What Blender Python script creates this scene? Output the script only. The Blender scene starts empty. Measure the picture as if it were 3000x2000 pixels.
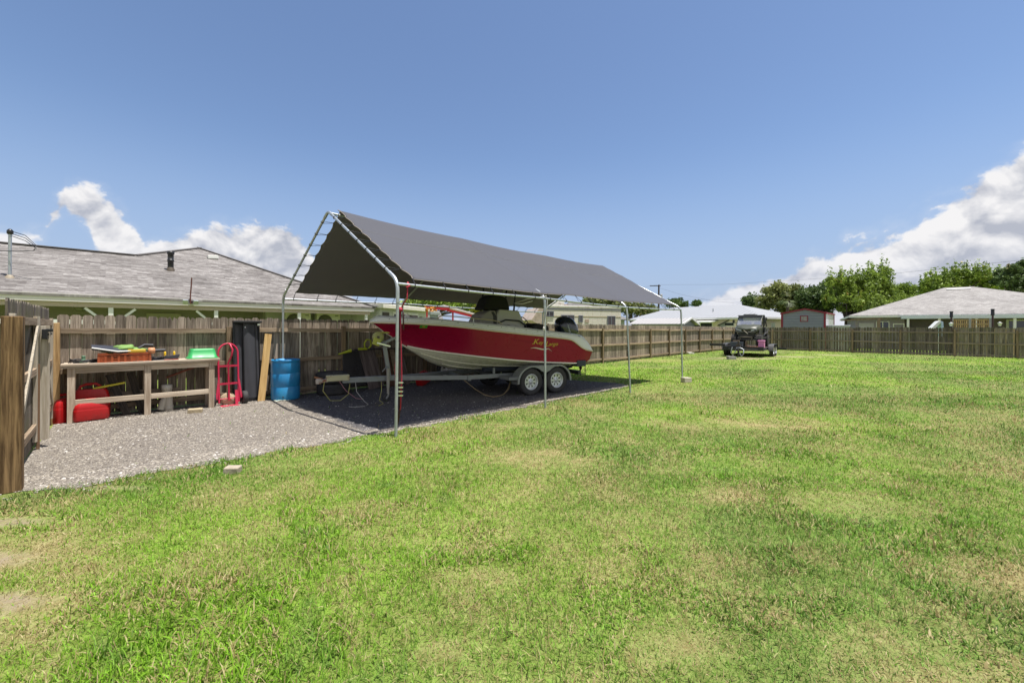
import bpy, bmesh, math, random
import numpy as np
from mathutils import Vector as V, Matrix as M4, Euler, noise as mnoise
random.seed(7); np.random.seed(7)
S = bpy.context.scene
COL = S.collection
R = math.radians
PI = math.pi

# ------------------------------------------------------------------ camera
FPX, HC, HOR, ROLL = 1187.35, 1.608, 961.46, 0.0051     # focal length in px of a 3000 px wide frame, eye height, horizon line
cam = bpy.data.cameras.new('camera'); camo = bpy.data.objects.new('camera', cam); COL.objects.link(camo)
cam.sensor_width = 36; cam.lens = FPX / 3000 * 36
cam.clip_end = 3000; cam.clip_start = 0.05
cam.shift_y = -(1000 - HOR) / 3000
camo.location = (0, 0, HC)
camo.rotation_euler = (M4.Rotation(R(90), 4, 'X') @ M4.Rotation(ROLL, 4, 'Z')).to_euler()
S.camera = camo

# ------------------------------------------------------------------ light and sky
SUNK = V((-0.235, 0.065, -1.0))                          # the way the light travels
sun = bpy.data.lights.new('sun', 'SUN'); suno = bpy.data.objects.new('sun', sun); COL.objects.link(suno)
sun.energy = 4.4; sun.angle = R(0.53); sun.color = (1.0, 0.955, 0.89)
suno.rotation_euler = SUNK.to_track_quat('-Z', 'Y').to_euler()
suno.location = (10, 0, 30)
S.view_settings.view_transform = 'Standard'
try: S.view_settings.look = 'None'
except Exception: pass
S.view_settings.exposure = 0.75
S.view_settings.gamma = 1
S.cycles.max_bounces = 8; S.cycles.diffuse_bounces = 4; S.cycles.transparent_max_bounces = 8
S.cycles.use_denoising = True

W = bpy.data.worlds.new('World'); S.world = W; W.use_nodes = True

class NT:
    """small helper round a node tree"""
    def __init__(s, t): s.t = t; s.n = t.nodes; s.l = t.links
    def add(s, k, **kw):
        n = s.n.new(k)
        for a, b in kw.items():
            if a.startswith('i_'):
                key = a[2:]; key = int(key) if key.isdigit() else key
                s.put(n.inputs[key], b)
            else: setattr(n, a, b)
        return n
    def put(s, sock, b):
        if hasattr(b, 'bl_rna') and b.bl_rna.identifier.startswith('NodeSocket'): s.l.new(b, sock)
        else: sock.default_value = b
    def math(s, op, a, b=0.0, c=None, clamp=False):
        n = s.n.new('ShaderNodeMath'); n.operation = op; n.use_clamp = clamp
        s.put(n.inputs[0], a); s.put(n.inputs[1], b)
        if c is not None: s.put(n.inputs[2], c)
        return n.outputs[0]
    def noise(s, vec, scale, detail=2.0, rough=0.5, dist=0.0, dim='3D'):
        n = s.n.new('ShaderNodeTexNoise'); n.noise_dimensions = dim
        if vec is not None: s.put(n.inputs['Vector'], vec)
        n.inputs['Scale'].default_value = scale; n.inputs['Detail'].default_value = detail
        n.inputs['Roughness'].default_value = rough; n.inputs['Distortion'].default_value = dist
        return n.outputs[0]
    def ss(s, x, a, b, lo=0.0, hi=1.0):
        n = s.n.new('ShaderNodeMapRange'); n.interpolation_type = 'SMOOTHSTEP'
        s.put(n.inputs['Value'], x); n.inputs['From Min'].default_value = a; n.inputs['From Max'].default_value = b
        n.inputs['To Min'].default_value = lo; n.inputs['To Max'].default_value = hi
        return n.outputs[0]
    def mix(s, f, a, b, mode='MIX'):
        n = s.n.new('ShaderNodeMix'); n.data_type = 'RGBA'; n.blend_type = mode
        s.put(n.inputs[0], f)
        for k, c in ((6, a), (7, b)):
            if isinstance(c, tuple) and len(c) == 3: c = c + (1.0,)
            s.put(n.inputs[k], c)
        return n.outputs[2]
    def vmul(s, v, xyz):
        n = s.n.new('ShaderNodeVectorMath'); n.operation = 'MULTIPLY'; s.put(n.inputs[0], v); n.inputs[1].default_value = xyz
        return n.outputs[0]
    def vadd(s, v, xyz):
        n = s.n.new('ShaderNodeVectorMath'); n.operation = 'ADD'; s.put(n.inputs[0], v)
        s.put(n.inputs[1], xyz); return n.outputs[0]
    def curve(s, x, pts, x0, x1, y0, y1):
        """piecewise function given by points, through a float curve"""
        n = s.n.new('ShaderNodeFloatCurve'); c = n.mapping.curves[0]
        P = [((a - x0) / (x1 - x0), (b - y0) / (y1 - y0)) for a, b in pts]
        while len(c.points) < len(P): c.points.new(0.5, 0.5)
        for q, (a, b) in zip(c.points, P): q.location = (a, b); q.handle_type = 'VECTOR'
        n.mapping.update()
        s.put(n.inputs['Value'], s.math('DIVIDE', s.math('SUBTRACT', x, x0), x1 - x0, clamp=True))
        return s.math('ADD', s.math('MULTIPLY', n.outputs[0], y1 - y0), y0)

def azel(x, y):
    """a direction of the sky, in degrees right of straight ahead and above the horizon"""
    r = (x - 1500) / FPX; t = (HOR + ROLL * (x - 1500) - y) / FPX
    return math.degrees(math.atan(r)), math.degrees(math.atan(t / math.sqrt(1 + r * r)))

def build_sky():
    w = NT(W.node_tree); w.n.clear()
    out = w.add('ShaderNodeOutputWorld'); bg = w.add('ShaderNodeBackground')
    STR = 0.105
    bg.inputs[1].default_value = STR
    sky = w.add('ShaderNodeTexSky', sky_type='NISHITA')
    sky.sun_disc = False
    sv = -SUNK.normalized()
    sky.sun_elevation = math.asin(sv.z); sky.sun_rotation = math.atan2(sv.x, sv.y)
    sky.air_density = 1.0; sky.dust_density = 0.35; sky.ozone_density = 3.0; sky.altitude = 0
    tc = w.add('ShaderNodeTexCoord'); d = tc.outputs['Generated']
    sp = w.add('ShaderNodeSeparateXYZ', i_0=d)
    X, Y, Z = sp.outputs
    az = w.math('MULTIPLY', w.math('ARCTAN2', X, Y), 180 / PI)
    el = w.math('MULTIPLY', w.math('ARCSINE', Z), 180 / PI)
    hz = w.ss(el, -1, 24, 1, 0)
    skyc = w.mix(w.math('MULTIPLY', hz, 0.92), w.mix(1.0, sky.outputs[0], (0.87, 0.85, 0.865), 'MULTIPLY'), (2.15, 2.72, 3.95))
    # cumulus: one outline for the bank's top, one for its base, both broken up by noise
    top = [(-180, 46), (-130, 50), (-95, 26), (-72, 6)] + [azel(*p) for p in ((0, 655), (70, 660), (118, 700), (140, 545), (200, 540), (275, 555), (335, 600), (380, 650), (420, 690), (480, 690), (560, 672), (640, 650),
            (690, 680), (735, 668), (752, 632), (775, 628), (800, 662), (860, 690), (915, 740), (960, 790), (1100, 930), (1750, 940), (1900, 930), (2090, 862), (2180, 810), (2300, 800), (2385, 765), (2420, 775), (2435, 745), (2510, 705), (2590, 690), (2690, 640), (2760, 580), (2830, 560), (2900, 500), (2960, 480), (2998, 440))] + [(65, 28), (95, 40), (130, 50), (180, 46)]  # high banks behind the camera are unseen, added to brighten surfaces facing it
    bot = [(-180, 0), (-75, 0)] + [azel(*p) for p in ((0, 760), (118, 760), (137, 590), (195, 625), (258, 680), (292, 745), (330, 810), (420, 900))] + [(-35, 0), (180, 0)]
    tp = w.curve(az, top, -180, 180, 0, 60); bt = w.curve(az, bot, -180, 180, -5, 30)
    dv = w.vmul(d, (1, 1, 1.25))
    n1 = w.noise(dv, 12, 7, 0.54, 0.25); n2 = w.noise(w.vadd(dv, (0.006, -0.004, 0.022)), 12, 5, 0.5, 0.25)
    nb = w.noise(dv, 5, 4, 0.5); nf = w.noise(dv, 42, 5, 0.55)
    dist = w.math('MINIMUM', w.math('SUBTRACT', tp, el), w.math('ADD', w.math('SUBTRACT', el, bt), 0.0))
    wob = w.math('ADD', w.math('MULTIPLY', w.math('SUBTRACT', n1, 0.5), 6.0), w.math('MULTIPLY', w.math('SUBTRACT', nf, 0.5), 2.6))
    wob = w.math('MULTIPLY', wob, w.ss(el, 2, 10, 0.55, 1.0))
    dens = w.math('ADD', w.math('ADD', dist, 0.0), wob)
    cov = w.ss(dens, -0.15, 0.85)
    haze = w.ss(w.math('ADD', dens, w.math('MULTIPLY', nb, 3.0)), 0.3, 4.0, 0, 0.28)
    cov = w.math('MAXIMUM', cov, haze)
    lit = w.math('ADD', w.math('MULTIPLY', w.math('SUBTRACT', n1, n2), 5.0), 0.50)
    lit = w.math('ADD', lit, w.math('MULTIPLY', w.math('SUBTRACT', nb, 0.5), 1.7))
    edge = w.ss(dens, 0.0, 6.0, 0.30, -0.08)
    lit = w.math('ADD', lit, edge, clamp=True)
    ccol = w.mix(lit, (2.7, 2.85, 3.3), (5.2, 5.15, 5.2))
    far = w.ss(el, 0, 10, 0.38, 0)                         # thin air in front of the lowest clouds
    ccol = w.mix(far, ccol, (2.9, 3.3, 4.3))
    fin = w.mix(cov, skyc, ccol)
    w.put(bg.inputs[0], fin); w.l.new(bg.outputs[0], out.inputs[0])
build_sky()

# ------------------------------------------------------------------ measuring
def hor(x): return HOR + ROLL * (x - 1500)
def gp(x, y, z=0.0):
    """where the sight line of photo pixel (3000 px wide) meets height z"""
    Y = FPX * (HC - z) / (y - hor(x)); return V(((x - 1500) / FPX * Y, Y, z))
def at(x, y, Y):
    return V(((x - 1500) / FPX * Y, Y, HC - (y - hor(x)) / FPX * Y))

# ------------------------------------------------------------------ materials
def principled(name):
    m = bpy.data.materials.new(name); m.use_nodes = True
    t = NT(m.node_tree); b = t.n['Principled BSDF']
    return m, t, b
MATS = {}
def mat(name, col, rough=0.6, metal=0.0, var=0.12, vscale=6.0, bump=0.0, bscale=60.0, spec=0.5, dirt=None, coat=0.0, tone=0.0, stretch=(1, 1, 1), dscale=3.0, damt=(0.5, 0.75)):
    """plain surface with mottling, optional dirt colour in blotches and bump; tone = how much the per-board value shifts it"""
    if name in MATS: return MATS[name]
    m, t, b = principled(name)
    tc = t.add('ShaderNodeTexCoord'); co = t.vmul(tc.outputs['Object'], stretch)
    n = t.noise(co, vscale, 5, 0.6)
    v = t.math('ADD', t.math('MULTIPLY', t.math('SUBTRACT', n, 0.5), var * 2.4), 1.0)
    if tone:
        a = t.add('ShaderNodeAttribute', attribute_name='tone')
        v = t.math('MULTIPLY', v, t.math('ADD', t.math('MULTIPLY', t.math('SUBTRACT', a.outputs['Fac'], 0.5), tone * 2), 1.0))
    c = t.mix(1.0, col, (1, 1, 1), 'MULTIPLY')
    mm = t.n[-1]; t.put(mm.inputs[7], t.add('ShaderNodeCombineColor', i_0=v, i_1=v, i_2=v).outputs[0])
    if dirt:
        f = t.ss(t.noise(co, dscale, 6, 0.65), damt[0], damt[1])
        c = t.mix(f, c, dirt)
    t.put(b.inputs['Base Color'], c)
    rr = t.math('ADD', t.math('MULTIPLY', t.math('SUBTRACT', n, 0.5), 0.25), rough)
    t.put(b.inputs['Roughness'], rr); b.inputs['Metallic'].default_value = metal
    b.inputs['Specular IOR Level'].default_value = spec
    if coat: b.inputs['Coat Weight'].default_value = coat; b.inputs['Coat Roughness'].default_value = 0.05
    if bump:
        bp = t.add('ShaderNodeBump'); bp.inputs['Strength'].default_value = bump; bp.inputs['Distance'].default_value = 0.01
        t.put(bp.inputs['Height'], t.noise(co, bscale, 4, 0.6)); t.put(b.inputs['Normal'], bp.outputs[0])
    MATS[name] = m; return m

def wood(name, c0, c1, grain=(1, 1, 0.05), gscale=55.0, rough=0.85, tone=0.5, knots=0.5, moss=None, dark=None, spec=0.2):
    """sawn wood: streaks along one axis, knots, a value of its own for every board"""
    if name in MATS: return MATS[name]
    m, t, b = principled(name)
    tc = t.add('ShaderNodeTexCoord'); o = tc.outputs['Object']
    a = t.add('ShaderNodeAttribute', attribute_name='tone'); tn = a.outputs['Fac']
    off = t.add('ShaderNodeCombineXYZ', i_0=t.math('MULTIPLY', tn, 7.3), i_1=t.math('MULTIPLY', tn, 3.1), i_2=t.math('MULTIPLY', tn, 11.0))
    p = t.vadd(o, off.outputs[0])
    g = t.vmul(p, grain)
    n1 = t.noise(g, gscale, 5, 0.65, 0.4); n2 = t.noise(g, gscale * 0.25, 3, 0.5, 1.2)
    kn = t.noise(t.vmul(p, tuple(0.3 + 0.7 * k for k in grain)), 5.5, 2, 0.4)
    f = t.math('ADD', t.math('MULTIPLY', n1, 0.65), t.math('MULTIPLY', n2, 0.45))
    f = t.ss(f, 0.38, 0.75)
    c = t.mix(f, c0, c1)
    kf = t.math('MULTIPLY', t.ss(kn, 0.70, 0.76), knots)
    c = t.mix(kf, c, tuple(x * 0.3 for x in c0))
    if moss:
        mf = t.ss(t.noise(o, 1.6, 5, 0.7), 0.47, 0.7, 0, 0.75)
        c = t.mix(mf, c, moss)
    if dark:                                           # weathered black streaks with a shape of their own
        df = t.ss(t.noise(t.vmul(p, tuple(k * 1.5 for k in grain)), 6, 5, 0.7), 0.52, 0.75, 0, 0.7)
        c = t.mix(df, c, dark)
    v = t.math('ADD', t.math('MULTIPLY', t.math('SUBTRACT', tn, 0.5), tone * 2), 1.0)
    c2 = t.mix(1.0, c, (1, 1, 1), 'MULTIPLY'); mm = t.n[-1]
    t.put(mm.inputs[7], t.add('ShaderNodeCombineColor', i_0=v, i_1=v, i_2=v).outputs[0])
    t.put(b.inputs['Base Color'], c2); b.inputs['Roughness'].default_value = rough; b.inputs['Specular IOR Level'].default_value = spec
    bp = t.add('ShaderNodeBump'); bp.inputs['Strength'].default_value = 0.35; bp.inputs['Distance'].default_value = 0.006
    t.put(bp.inputs['Height'], n1); t.put(b.inputs['Normal'], bp.outputs[0])
    MATS[name] = m; return m

def glass(name, col=(0.02, 0.025, 0.03), rough=0.05):
    """window glass seen against a dark room"""
    if name in MATS: return MATS[name]
    m, t, b = principled(name); b.inputs['Base Color'].default_value = col + (1,); b.inputs['Roughness'].default_value = rough
    b.inputs['Specular IOR Level'].default_value = 0.8
    MATS[name] = m; return m

# ------------------------------------------------------------------ mesh builder
class MB:
    def __init__(s): s.v = []; s.f = []; s.t = []; s.s = []; s.cur = 0.5; s.sm = False
    def tone(s, a=0.0, b=1.0): s.cur = random.uniform(a, b); return s
    def add(s, verts, faces, smooth=None):
        o = len(s.v); s.v += [tuple(p) for p in verts]
        for f in faces:
            s.f.append(tuple(i + o for i in f)); s.t.append(s.cur); s.s.append(s.sm if smooth is None else smooth)
        return s
    def box(s, c, size, rot=None):
        """axis box, rot = Matrix or Euler tuple"""
        x, y, z = (k / 2 for k in size)
        P = [V((a * x, b * y, d * z)) for d in (-1, 1) for b in (-1, 1) for a in (-1, 1)]
        if rot is not None:
            mt = rot if not isinstance(rot, tuple) else Euler(rot).to_matrix()
            P = [mt @ p for p in P]
        P = [p + V(c) for p in P]
        return s.add(P, [(0, 2, 3, 1), (4, 5, 7, 6), (0, 1, 5, 4), (2, 6, 7, 3), (0, 4, 6, 2), (1, 3, 7, 5)], False)
    def lo(s, a, b):
        """box from its two corners"""
        a, b = V(a), V(b); return s.box((a + b) / 2, [abs(k) for k in (b - a)])
    def beam(s, p0, p1, w, h, up=(0, 0, 1)):
        """w across, h along up"""
        p0, p1 = V(p0), V(p1); d = (p1 - p0); L = d.length; d.normalize()
        u = V(up); sd = d.cross(u)
        if sd.length < 1e-5: sd = d.cross(V((1, 0, 0)))
        sd.normalize(); u = sd.cross(d).normalized()
        mt = M4((sd, d, u)).transposed()
        return s.box((p0 + p1) / 2, (w, L, h), mt)
    def tube(s, pts, r, n=8, closed=False, caps=True):
        pts = [V(p) for p in pts]; N = len(pts)
        rr = r if isinstance(r, (list, tuple)) else [r] * N
        prev = None; rings = []
        for i in range(N):
            a = pts[i - 1] if (i or closed) else pts[0]; b = pts[(i + 1) % N] if (i < N - 1 or closed) else pts[-1]
            d = (b - a).normalized()
            if prev is None:
                q = V((0, 0, 1)) if abs(d.z) < 0.9 else V((1, 0, 0)); prev = (q - d * q.dot(d)).normalized()
            else:
                prev = prev - d * prev.dot(d)
                prev = prev.normalized() if prev.length > 1e-6 else d.orthogonal().normalized()
            e = d.cross(prev)
            rings.append([pts[i] + (prev * math.cos(2 * PI * k / n) + e * math.sin(2 * PI * k / n)) * rr[i] for k in range(n)])
        vs = [p for g in rings for p in g]; fs = []
        for i in range(N if closed else N - 1):
            for k in range(n):
                a = i * n + k; b = i * n + (k + 1) % n; j = ((i + 1) % N) * n
                fs.append((a, b, j + (k + 1) % n, j + k))
        s.add(vs, fs, True)
        if caps and not closed:
            s.add(rings[0], [tuple(range(n))[::-1]], False); s.add(rings[-1], [tuple(range(n))], False)
        return s
    def lathe(s, prof, o=(0, 0, 0), axis=(0, 0, 1), n=24, smooth=True):
        """profile of (radius, height) turned round an axis"""
        ax = V(axis).normalized(); q = ax.orthogonal().normalized(); e = ax.cross(q); o = V(o)
        vs = [o + ax * z + (q * math.cos(2 * PI * k / n) + e * math.sin(2 * PI * k / n)) * r for r, z in prof for k in range(n)]
        fs = [(i * n + k, i * n + (k + 1) % n, (i + 1) * n + (k + 1) % n, (i + 1) * n + k) for i in range(len(prof) - 1) for k in range(n)]
        return s.add(vs, fs, smooth)
    def prism(s, poly, d):
        """polygon of 3d points pushed along d"""
        n = len(poly); d = V(d); A = [V(p) for p in poly]
        vs = A + [p + d for p in A]
        fs = [tuple(range(n))[::-1], tuple(range(n, 2 * n))] + [(i, (i + 1) % n, n + (i + 1) % n, n + i) for i in range(n)]
        return s.add(vs, fs, False)
    def loft(s, secs, smooth=True, close=False, cap=False):
        n = len(secs[0]); vs = [p for g in secs for p in g]; fs = []
        for i in range(len(secs) - 1):
            for k in range(n if close else n - 1):
                fs.append((i * n + k, i * n + (k + 1) % n, (i + 1) * n + (k + 1) % n, (i + 1) * n + k))
        s.add(vs, fs, smooth)
        if cap: s.add(secs[0], [tuple(range(n))[::-1]], False); s.add(secs[-1], [tuple(range(n))], False)
        return s
    def blob(s, c, rad, seed=0, amp=0.25, n=2, freq=1.4):
        """lumpy rounded solid"""
        bm = bmesh.new(); bmesh.ops.create_icosphere(bm, subdivisions=n, radius=1)
        P = []
        for q in bm.verts:
            k = 1 + amp * mnoise.noise(q.co * freq + V((seed * 3.7, seed * 1.3, 0)))
            P.append((c[0] + q.co.x * rad[0] * k, c[1] + q.co.y * rad[1] * k, c[2] + q.co.z * rad[2] * k))
        F = [tuple(x.index for x in f.verts) for f in bm.faces]; bm.free()
        return s.add(P, F, True)
    def build(s, name, m, parent=None, bevel=0.0, solid=0.0, subsurf=0, fixn=True, sharp=None):
        me = bpy.data.meshes.new(name); me.from_pydata(s.v, [], s.f); me.update()
        if fixn:
            bm = bmesh.new(); bm.from_mesh(me); bmesh.ops.recalc_face_normals(bm, faces=bm.faces[:]); bm.to_mesh(me); bm.free()
        at_ = me.attributes.new('tone', 'FLOAT', 'FACE'); at_.data.foreach_set('value', s.t)
        me.polygons.foreach_set('use_smooth', s.s)
        me.materials.append(m)
        o = bpy.data.objects.new(name, me); COL.objects.link(o)
        if parent is not None: o.parent = parent
        if subsurf: q = o.modifiers.new('sub', 'SUBSURF'); q.levels = q.render_levels = subsurf
        if solid: q = o.modifiers.new('sol', 'SOLIDIFY'); q.thickness = solid; q.offset = 0
        if bevel: q = o.modifiers.new('bev', 'BEVEL'); q.width = bevel; q.segments = 2; q.limit_method = 'ANGLE'; q.angle_limit = R(40)
        return o
def tag(o, label=None, cat=None, group=None, kind=None):
    for k, v_ in (('label', label), ('category', cat), ('group', group), ('kind', kind)):
        if v_: o[k] = v_
    return o
def thing(name, label, cat, loc=(0, 0, 0), rz=0.0, group=None):
    o = bpy.data.objects.new(name, None); COL.objects.link(o); o.empty_display_size = 0.1
    o.location = loc; o.rotation_euler = (0, 0, rz)
    return tag(o, label, cat, group)
def copy_tree(o, parent=None):
    c = o.copy(); COL.objects.link(c)
    if parent is not None: c.parent = parent
    for ch in list(o.children): copy_tree(ch, c)
    return c
def text_mb(body, size, extrude=0.004, shear=0.0, spacing=1.0):
    """lettering as a mesh in the xz plane, facing -y"""
    cu = bpy.data.curves.new('lettering', 'FONT'); cu.body = body; cu.size = size; cu.extrude = extrude; cu.shear = shear; cu.space_character = spacing
    cu.resolution_u = 3
    o = bpy.data.objects.new('lettering', cu); COL.objects.link(o)
    dg = bpy.context.evaluated_depsgraph_get(); me = o.evaluated_get(dg).to_mesh()
    mb = MB(); mb.add([(q.co.x, -q.co.z, q.co.y) for q in me.vertices], [tuple(p.vertices) for p in me.polygons], False)
    bpy.data.objects.remove(o); bpy.data.curves.remove(cu)
    return mb
# ------------------------------------------------------------------ ground
GRAVEL = [(-4.9, 3.86), (-4.62, 3.98), (-4.17, 4.14), (-4.05, 4.36), (-3.82, 4.55), (-3.45, 4.84), (-3.25, 5.02), (-3.05, 5.25), (-2.68, 5.50), (-2.42, 5.76), (-2.28, 5.98), (-1.86, 6.19), (-1.70, 6.42), (-1.15, 6.87),
          (-0.2, 7.86), (0.73, 8.80), (1.55, 9.62), (2.72, 10.8), (3.35, 11.45), (3.1, 12.0), (2.4, 12.35), (1.7, 12.75), (0.9, 14.0), (0.1, 14.9), (-7.77, 6.95)]
BARE = [(*gp(15, 1530).xy, 0.45, 0.09), (*gp(15, 1765).xy, 0.26, 0.12), (*gp(-40, 1640).xy, 0.4, 0.12), (*gp(250, 1428).xy, 0.8, 0.06), (*gp(2330, 1045).xy, 2.0, 1.0), (*gp(2440, 1040).xy, 1.2, 1.0), (*gp(2190, 1050).xy, 2.1, 0.9)]
STRAW = [(*gp(2960, 1685).xy, 0.40, 0.26), (*gp(2560, 1890).xy, 0.40, 0.16), (*gp(1900, 1056).xy, 2.4, 1.3), (*gp(2110, 1455).xy, 0.42, 0.24), (*gp(1300, 1905).xy, 0.16, 0.09), (*gp(2900, 1990).xy, 0.6, 0.16), (*gp(1560, 1340).xy, 0.8, 0.36),
         (*gp(1400, 1690).xy, 0.26, 0.14), (*gp(1330, 1600).xy, 0.3, 0.16), (*gp(60, 1620).xy, 0.8, 0.35), (*gp(60, 1800).xy, 0.45, 0.25), (*gp(2250, 1240).xy, 1.2, 0.5), (*gp(2500, 1480).xy, 0.7, 0.3), (*gp(1960, 1890).xy, 0.3, 0.14)]
def ellipses(t, pos, L, wamp=1.5):
    """how deep a point lies in any of the irregular patches"""
    sp = t.add('ShaderNodeSeparateXYZ', i_0=pos); mask = None
    wob = t.math('MULTIPLY', t.math('SUBTRACT', t.noise(pos, 2.6, 5, 0.7), 0.5), wamp)
    for (cx, cy, rx, ry) in L:
        dx = t.math('DIVIDE', t.math('SUBTRACT', sp.outputs[0], cx), rx); dy = t.math('DIVIDE', t.math('SUBTRACT', sp.outputs[1], cy), ry)
        d = t.math('SQRT', t.math('ADD', t.math('MULTIPLY', dx, dx), t.math('MULTIPLY', dy, dy)))
        k = t.ss(t.math('ADD', d, wob), 0.35, 1.3, 1, 0)
        mask = k if mask is None else t.math('MAXIMUM', mask, k)
    return mask
def inside(poly, x, y):
    x = np.asarray(x); y = np.asarray(y); r = np.zeros(x.shape, bool); n = len(poly)
    for i in range(n):
        x1, y1 = poly[i]; x2, y2 = poly[(i + 1) % n]
        if y1 == y2: continue
        r ^= ((y1 > y) != (y2 > y)) & (x < (x2 - x1) * (y - y1) / (y2 - y1) + x1)
    return r

def grass_colour(t, pos, tn):
    """one patchwork for soil-level turf and for the blades on it"""
    sp = t.add('ShaderNodeSeparateXYZ', i_0=pos)
    a = t.noise(pos, 0.33, 4, 0.6, 0.6); b_ = t.noise(t.vadd(pos, (31, 7, 0)), 1.5, 5, 0.68, 0.7); c_ = t.noise(t.vadd(pos, (3, 57, 0)), 0.16, 2, 0.5)
    green = t.mix(t.ss(a, 0.36, 0.64), (0.116, 0.232, 0.028), (0.152, 0.234, 0.050))
    green = t.mix(t.ss(c_, 0.42, 0.62), green, (0.168, 0.315, 0.022))
    green = t.mix(t.ss(b_, 0.56, 0.70, 0, 0.8), green, (0.135, 0.245, 0.042))
    straw = t.mix(tn, (0.29, 0.225, 0.085), (0.54, 0.46, 0.24))
    thr = t.math('ADD', t.math('MULTIPLY', t.ss(b_, 0.34, 0.60, 0.50, 0.12), 1.0), t.ss(a, 0.4, 0.66, 0, 0.16))
    thr = t.math('MULTIPLY', thr, t.ss(sp.outputs[1], 6, 16, 1.0, 0.6))
    thr = t.math('ADD', thr, t.math('MULTIPLY', ellipses(t, pos, STRAW, 3.0), 0.30))
    f = t.ss(t.math('SUBTRACT', thr, t.math('FRACT', t.math('MULTIPLY', tn, 7.13))), -0.03, 0.03)
    v = t.math('ADD', t.math('MULTIPLY', tn, 1.2), 0.45)
    band = t.math('SINE', t.math('MULTIPLY', t.math('ADD', t.math('MULTIPLY', sp.outputs[0], 0.80), t.math('MULTIPLY', sp.outputs[1], -0.60)), 4.6))   # mower passes
    v = t.math('MULTIPLY', v, t.math('ADD', t.math('MULTIPLY', band, 0.075), 1.0))
    g2 = t.mix(1.0, green, (1, 1, 1), 'MULTIPLY'); t.put(t.n[-1].inputs[7], t.add('ShaderNodeCombineColor', i_0=v, i_1=v, i_2=v).outputs[0])
    return t.mix(f, g2, straw)

def lawn_material():
    m, t, b = principled('lawn')
    g = t.add('ShaderNodeNewGeometry'); pos = g.outputs['Position']
    fine = t.noise(pos, 70, 3, 0.7); fn2 = t.noise(t.vmul(pos, (1, 0.6, 1)), 14, 4, 0.7)
    tn = t.ss(t.math('ADD', t.math('MULTIPLY', fine, 0.5), t.math('MULTIPLY', fn2, 0.5)), 0.34, 0.66)
    c = grass_colour(t, pos, tn)
    mask = ellipses(t, pos, BARE)
    soil = t.mix(fine, (0.24, 0.17, 0.11), (0.56, 0.46, 0.35))
    c = t.mix(t.math('MULTIPLY', mask, t.ss(t.noise(pos, 9, 5, .7), .38, .62, .25, .85)), c, soil)
    c = t.mix(0.28, c, (0.10, 0.085, 0.035))
    t.put(b.inputs['Base Color'], c); b.inputs['Roughness'].default_value = 0.95; b.inputs['Specular IOR Level'].default_value = 0.1
    bp = t.add('ShaderNodeBump'); bp.inputs['Strength'].default_value = 0.9; bp.inputs['Distance'].default_value = 0.03
    t.put(bp.inputs['Height'], t.noise(pos, 26, 5, 0.75)); t.put(b.inputs['Normal'], bp.outputs[0])
    return m
def painted_shade(t, pos):
    """1 where carport shade is painted into the gravel and stone colours, 0 on the gravel round it"""
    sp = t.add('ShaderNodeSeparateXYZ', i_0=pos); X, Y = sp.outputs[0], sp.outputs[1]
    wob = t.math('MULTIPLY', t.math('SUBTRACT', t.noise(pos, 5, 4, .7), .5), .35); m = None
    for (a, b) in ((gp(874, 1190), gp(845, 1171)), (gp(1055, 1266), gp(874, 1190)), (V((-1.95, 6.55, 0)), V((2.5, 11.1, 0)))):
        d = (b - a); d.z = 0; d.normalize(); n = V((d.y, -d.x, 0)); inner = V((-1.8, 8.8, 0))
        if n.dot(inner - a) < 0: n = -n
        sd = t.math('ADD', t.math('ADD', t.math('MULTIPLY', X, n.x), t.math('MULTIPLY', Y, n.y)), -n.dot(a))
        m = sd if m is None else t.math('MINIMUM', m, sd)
    return t.ss(t.math('ADD', m, wob), -.06, .16)
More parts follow.
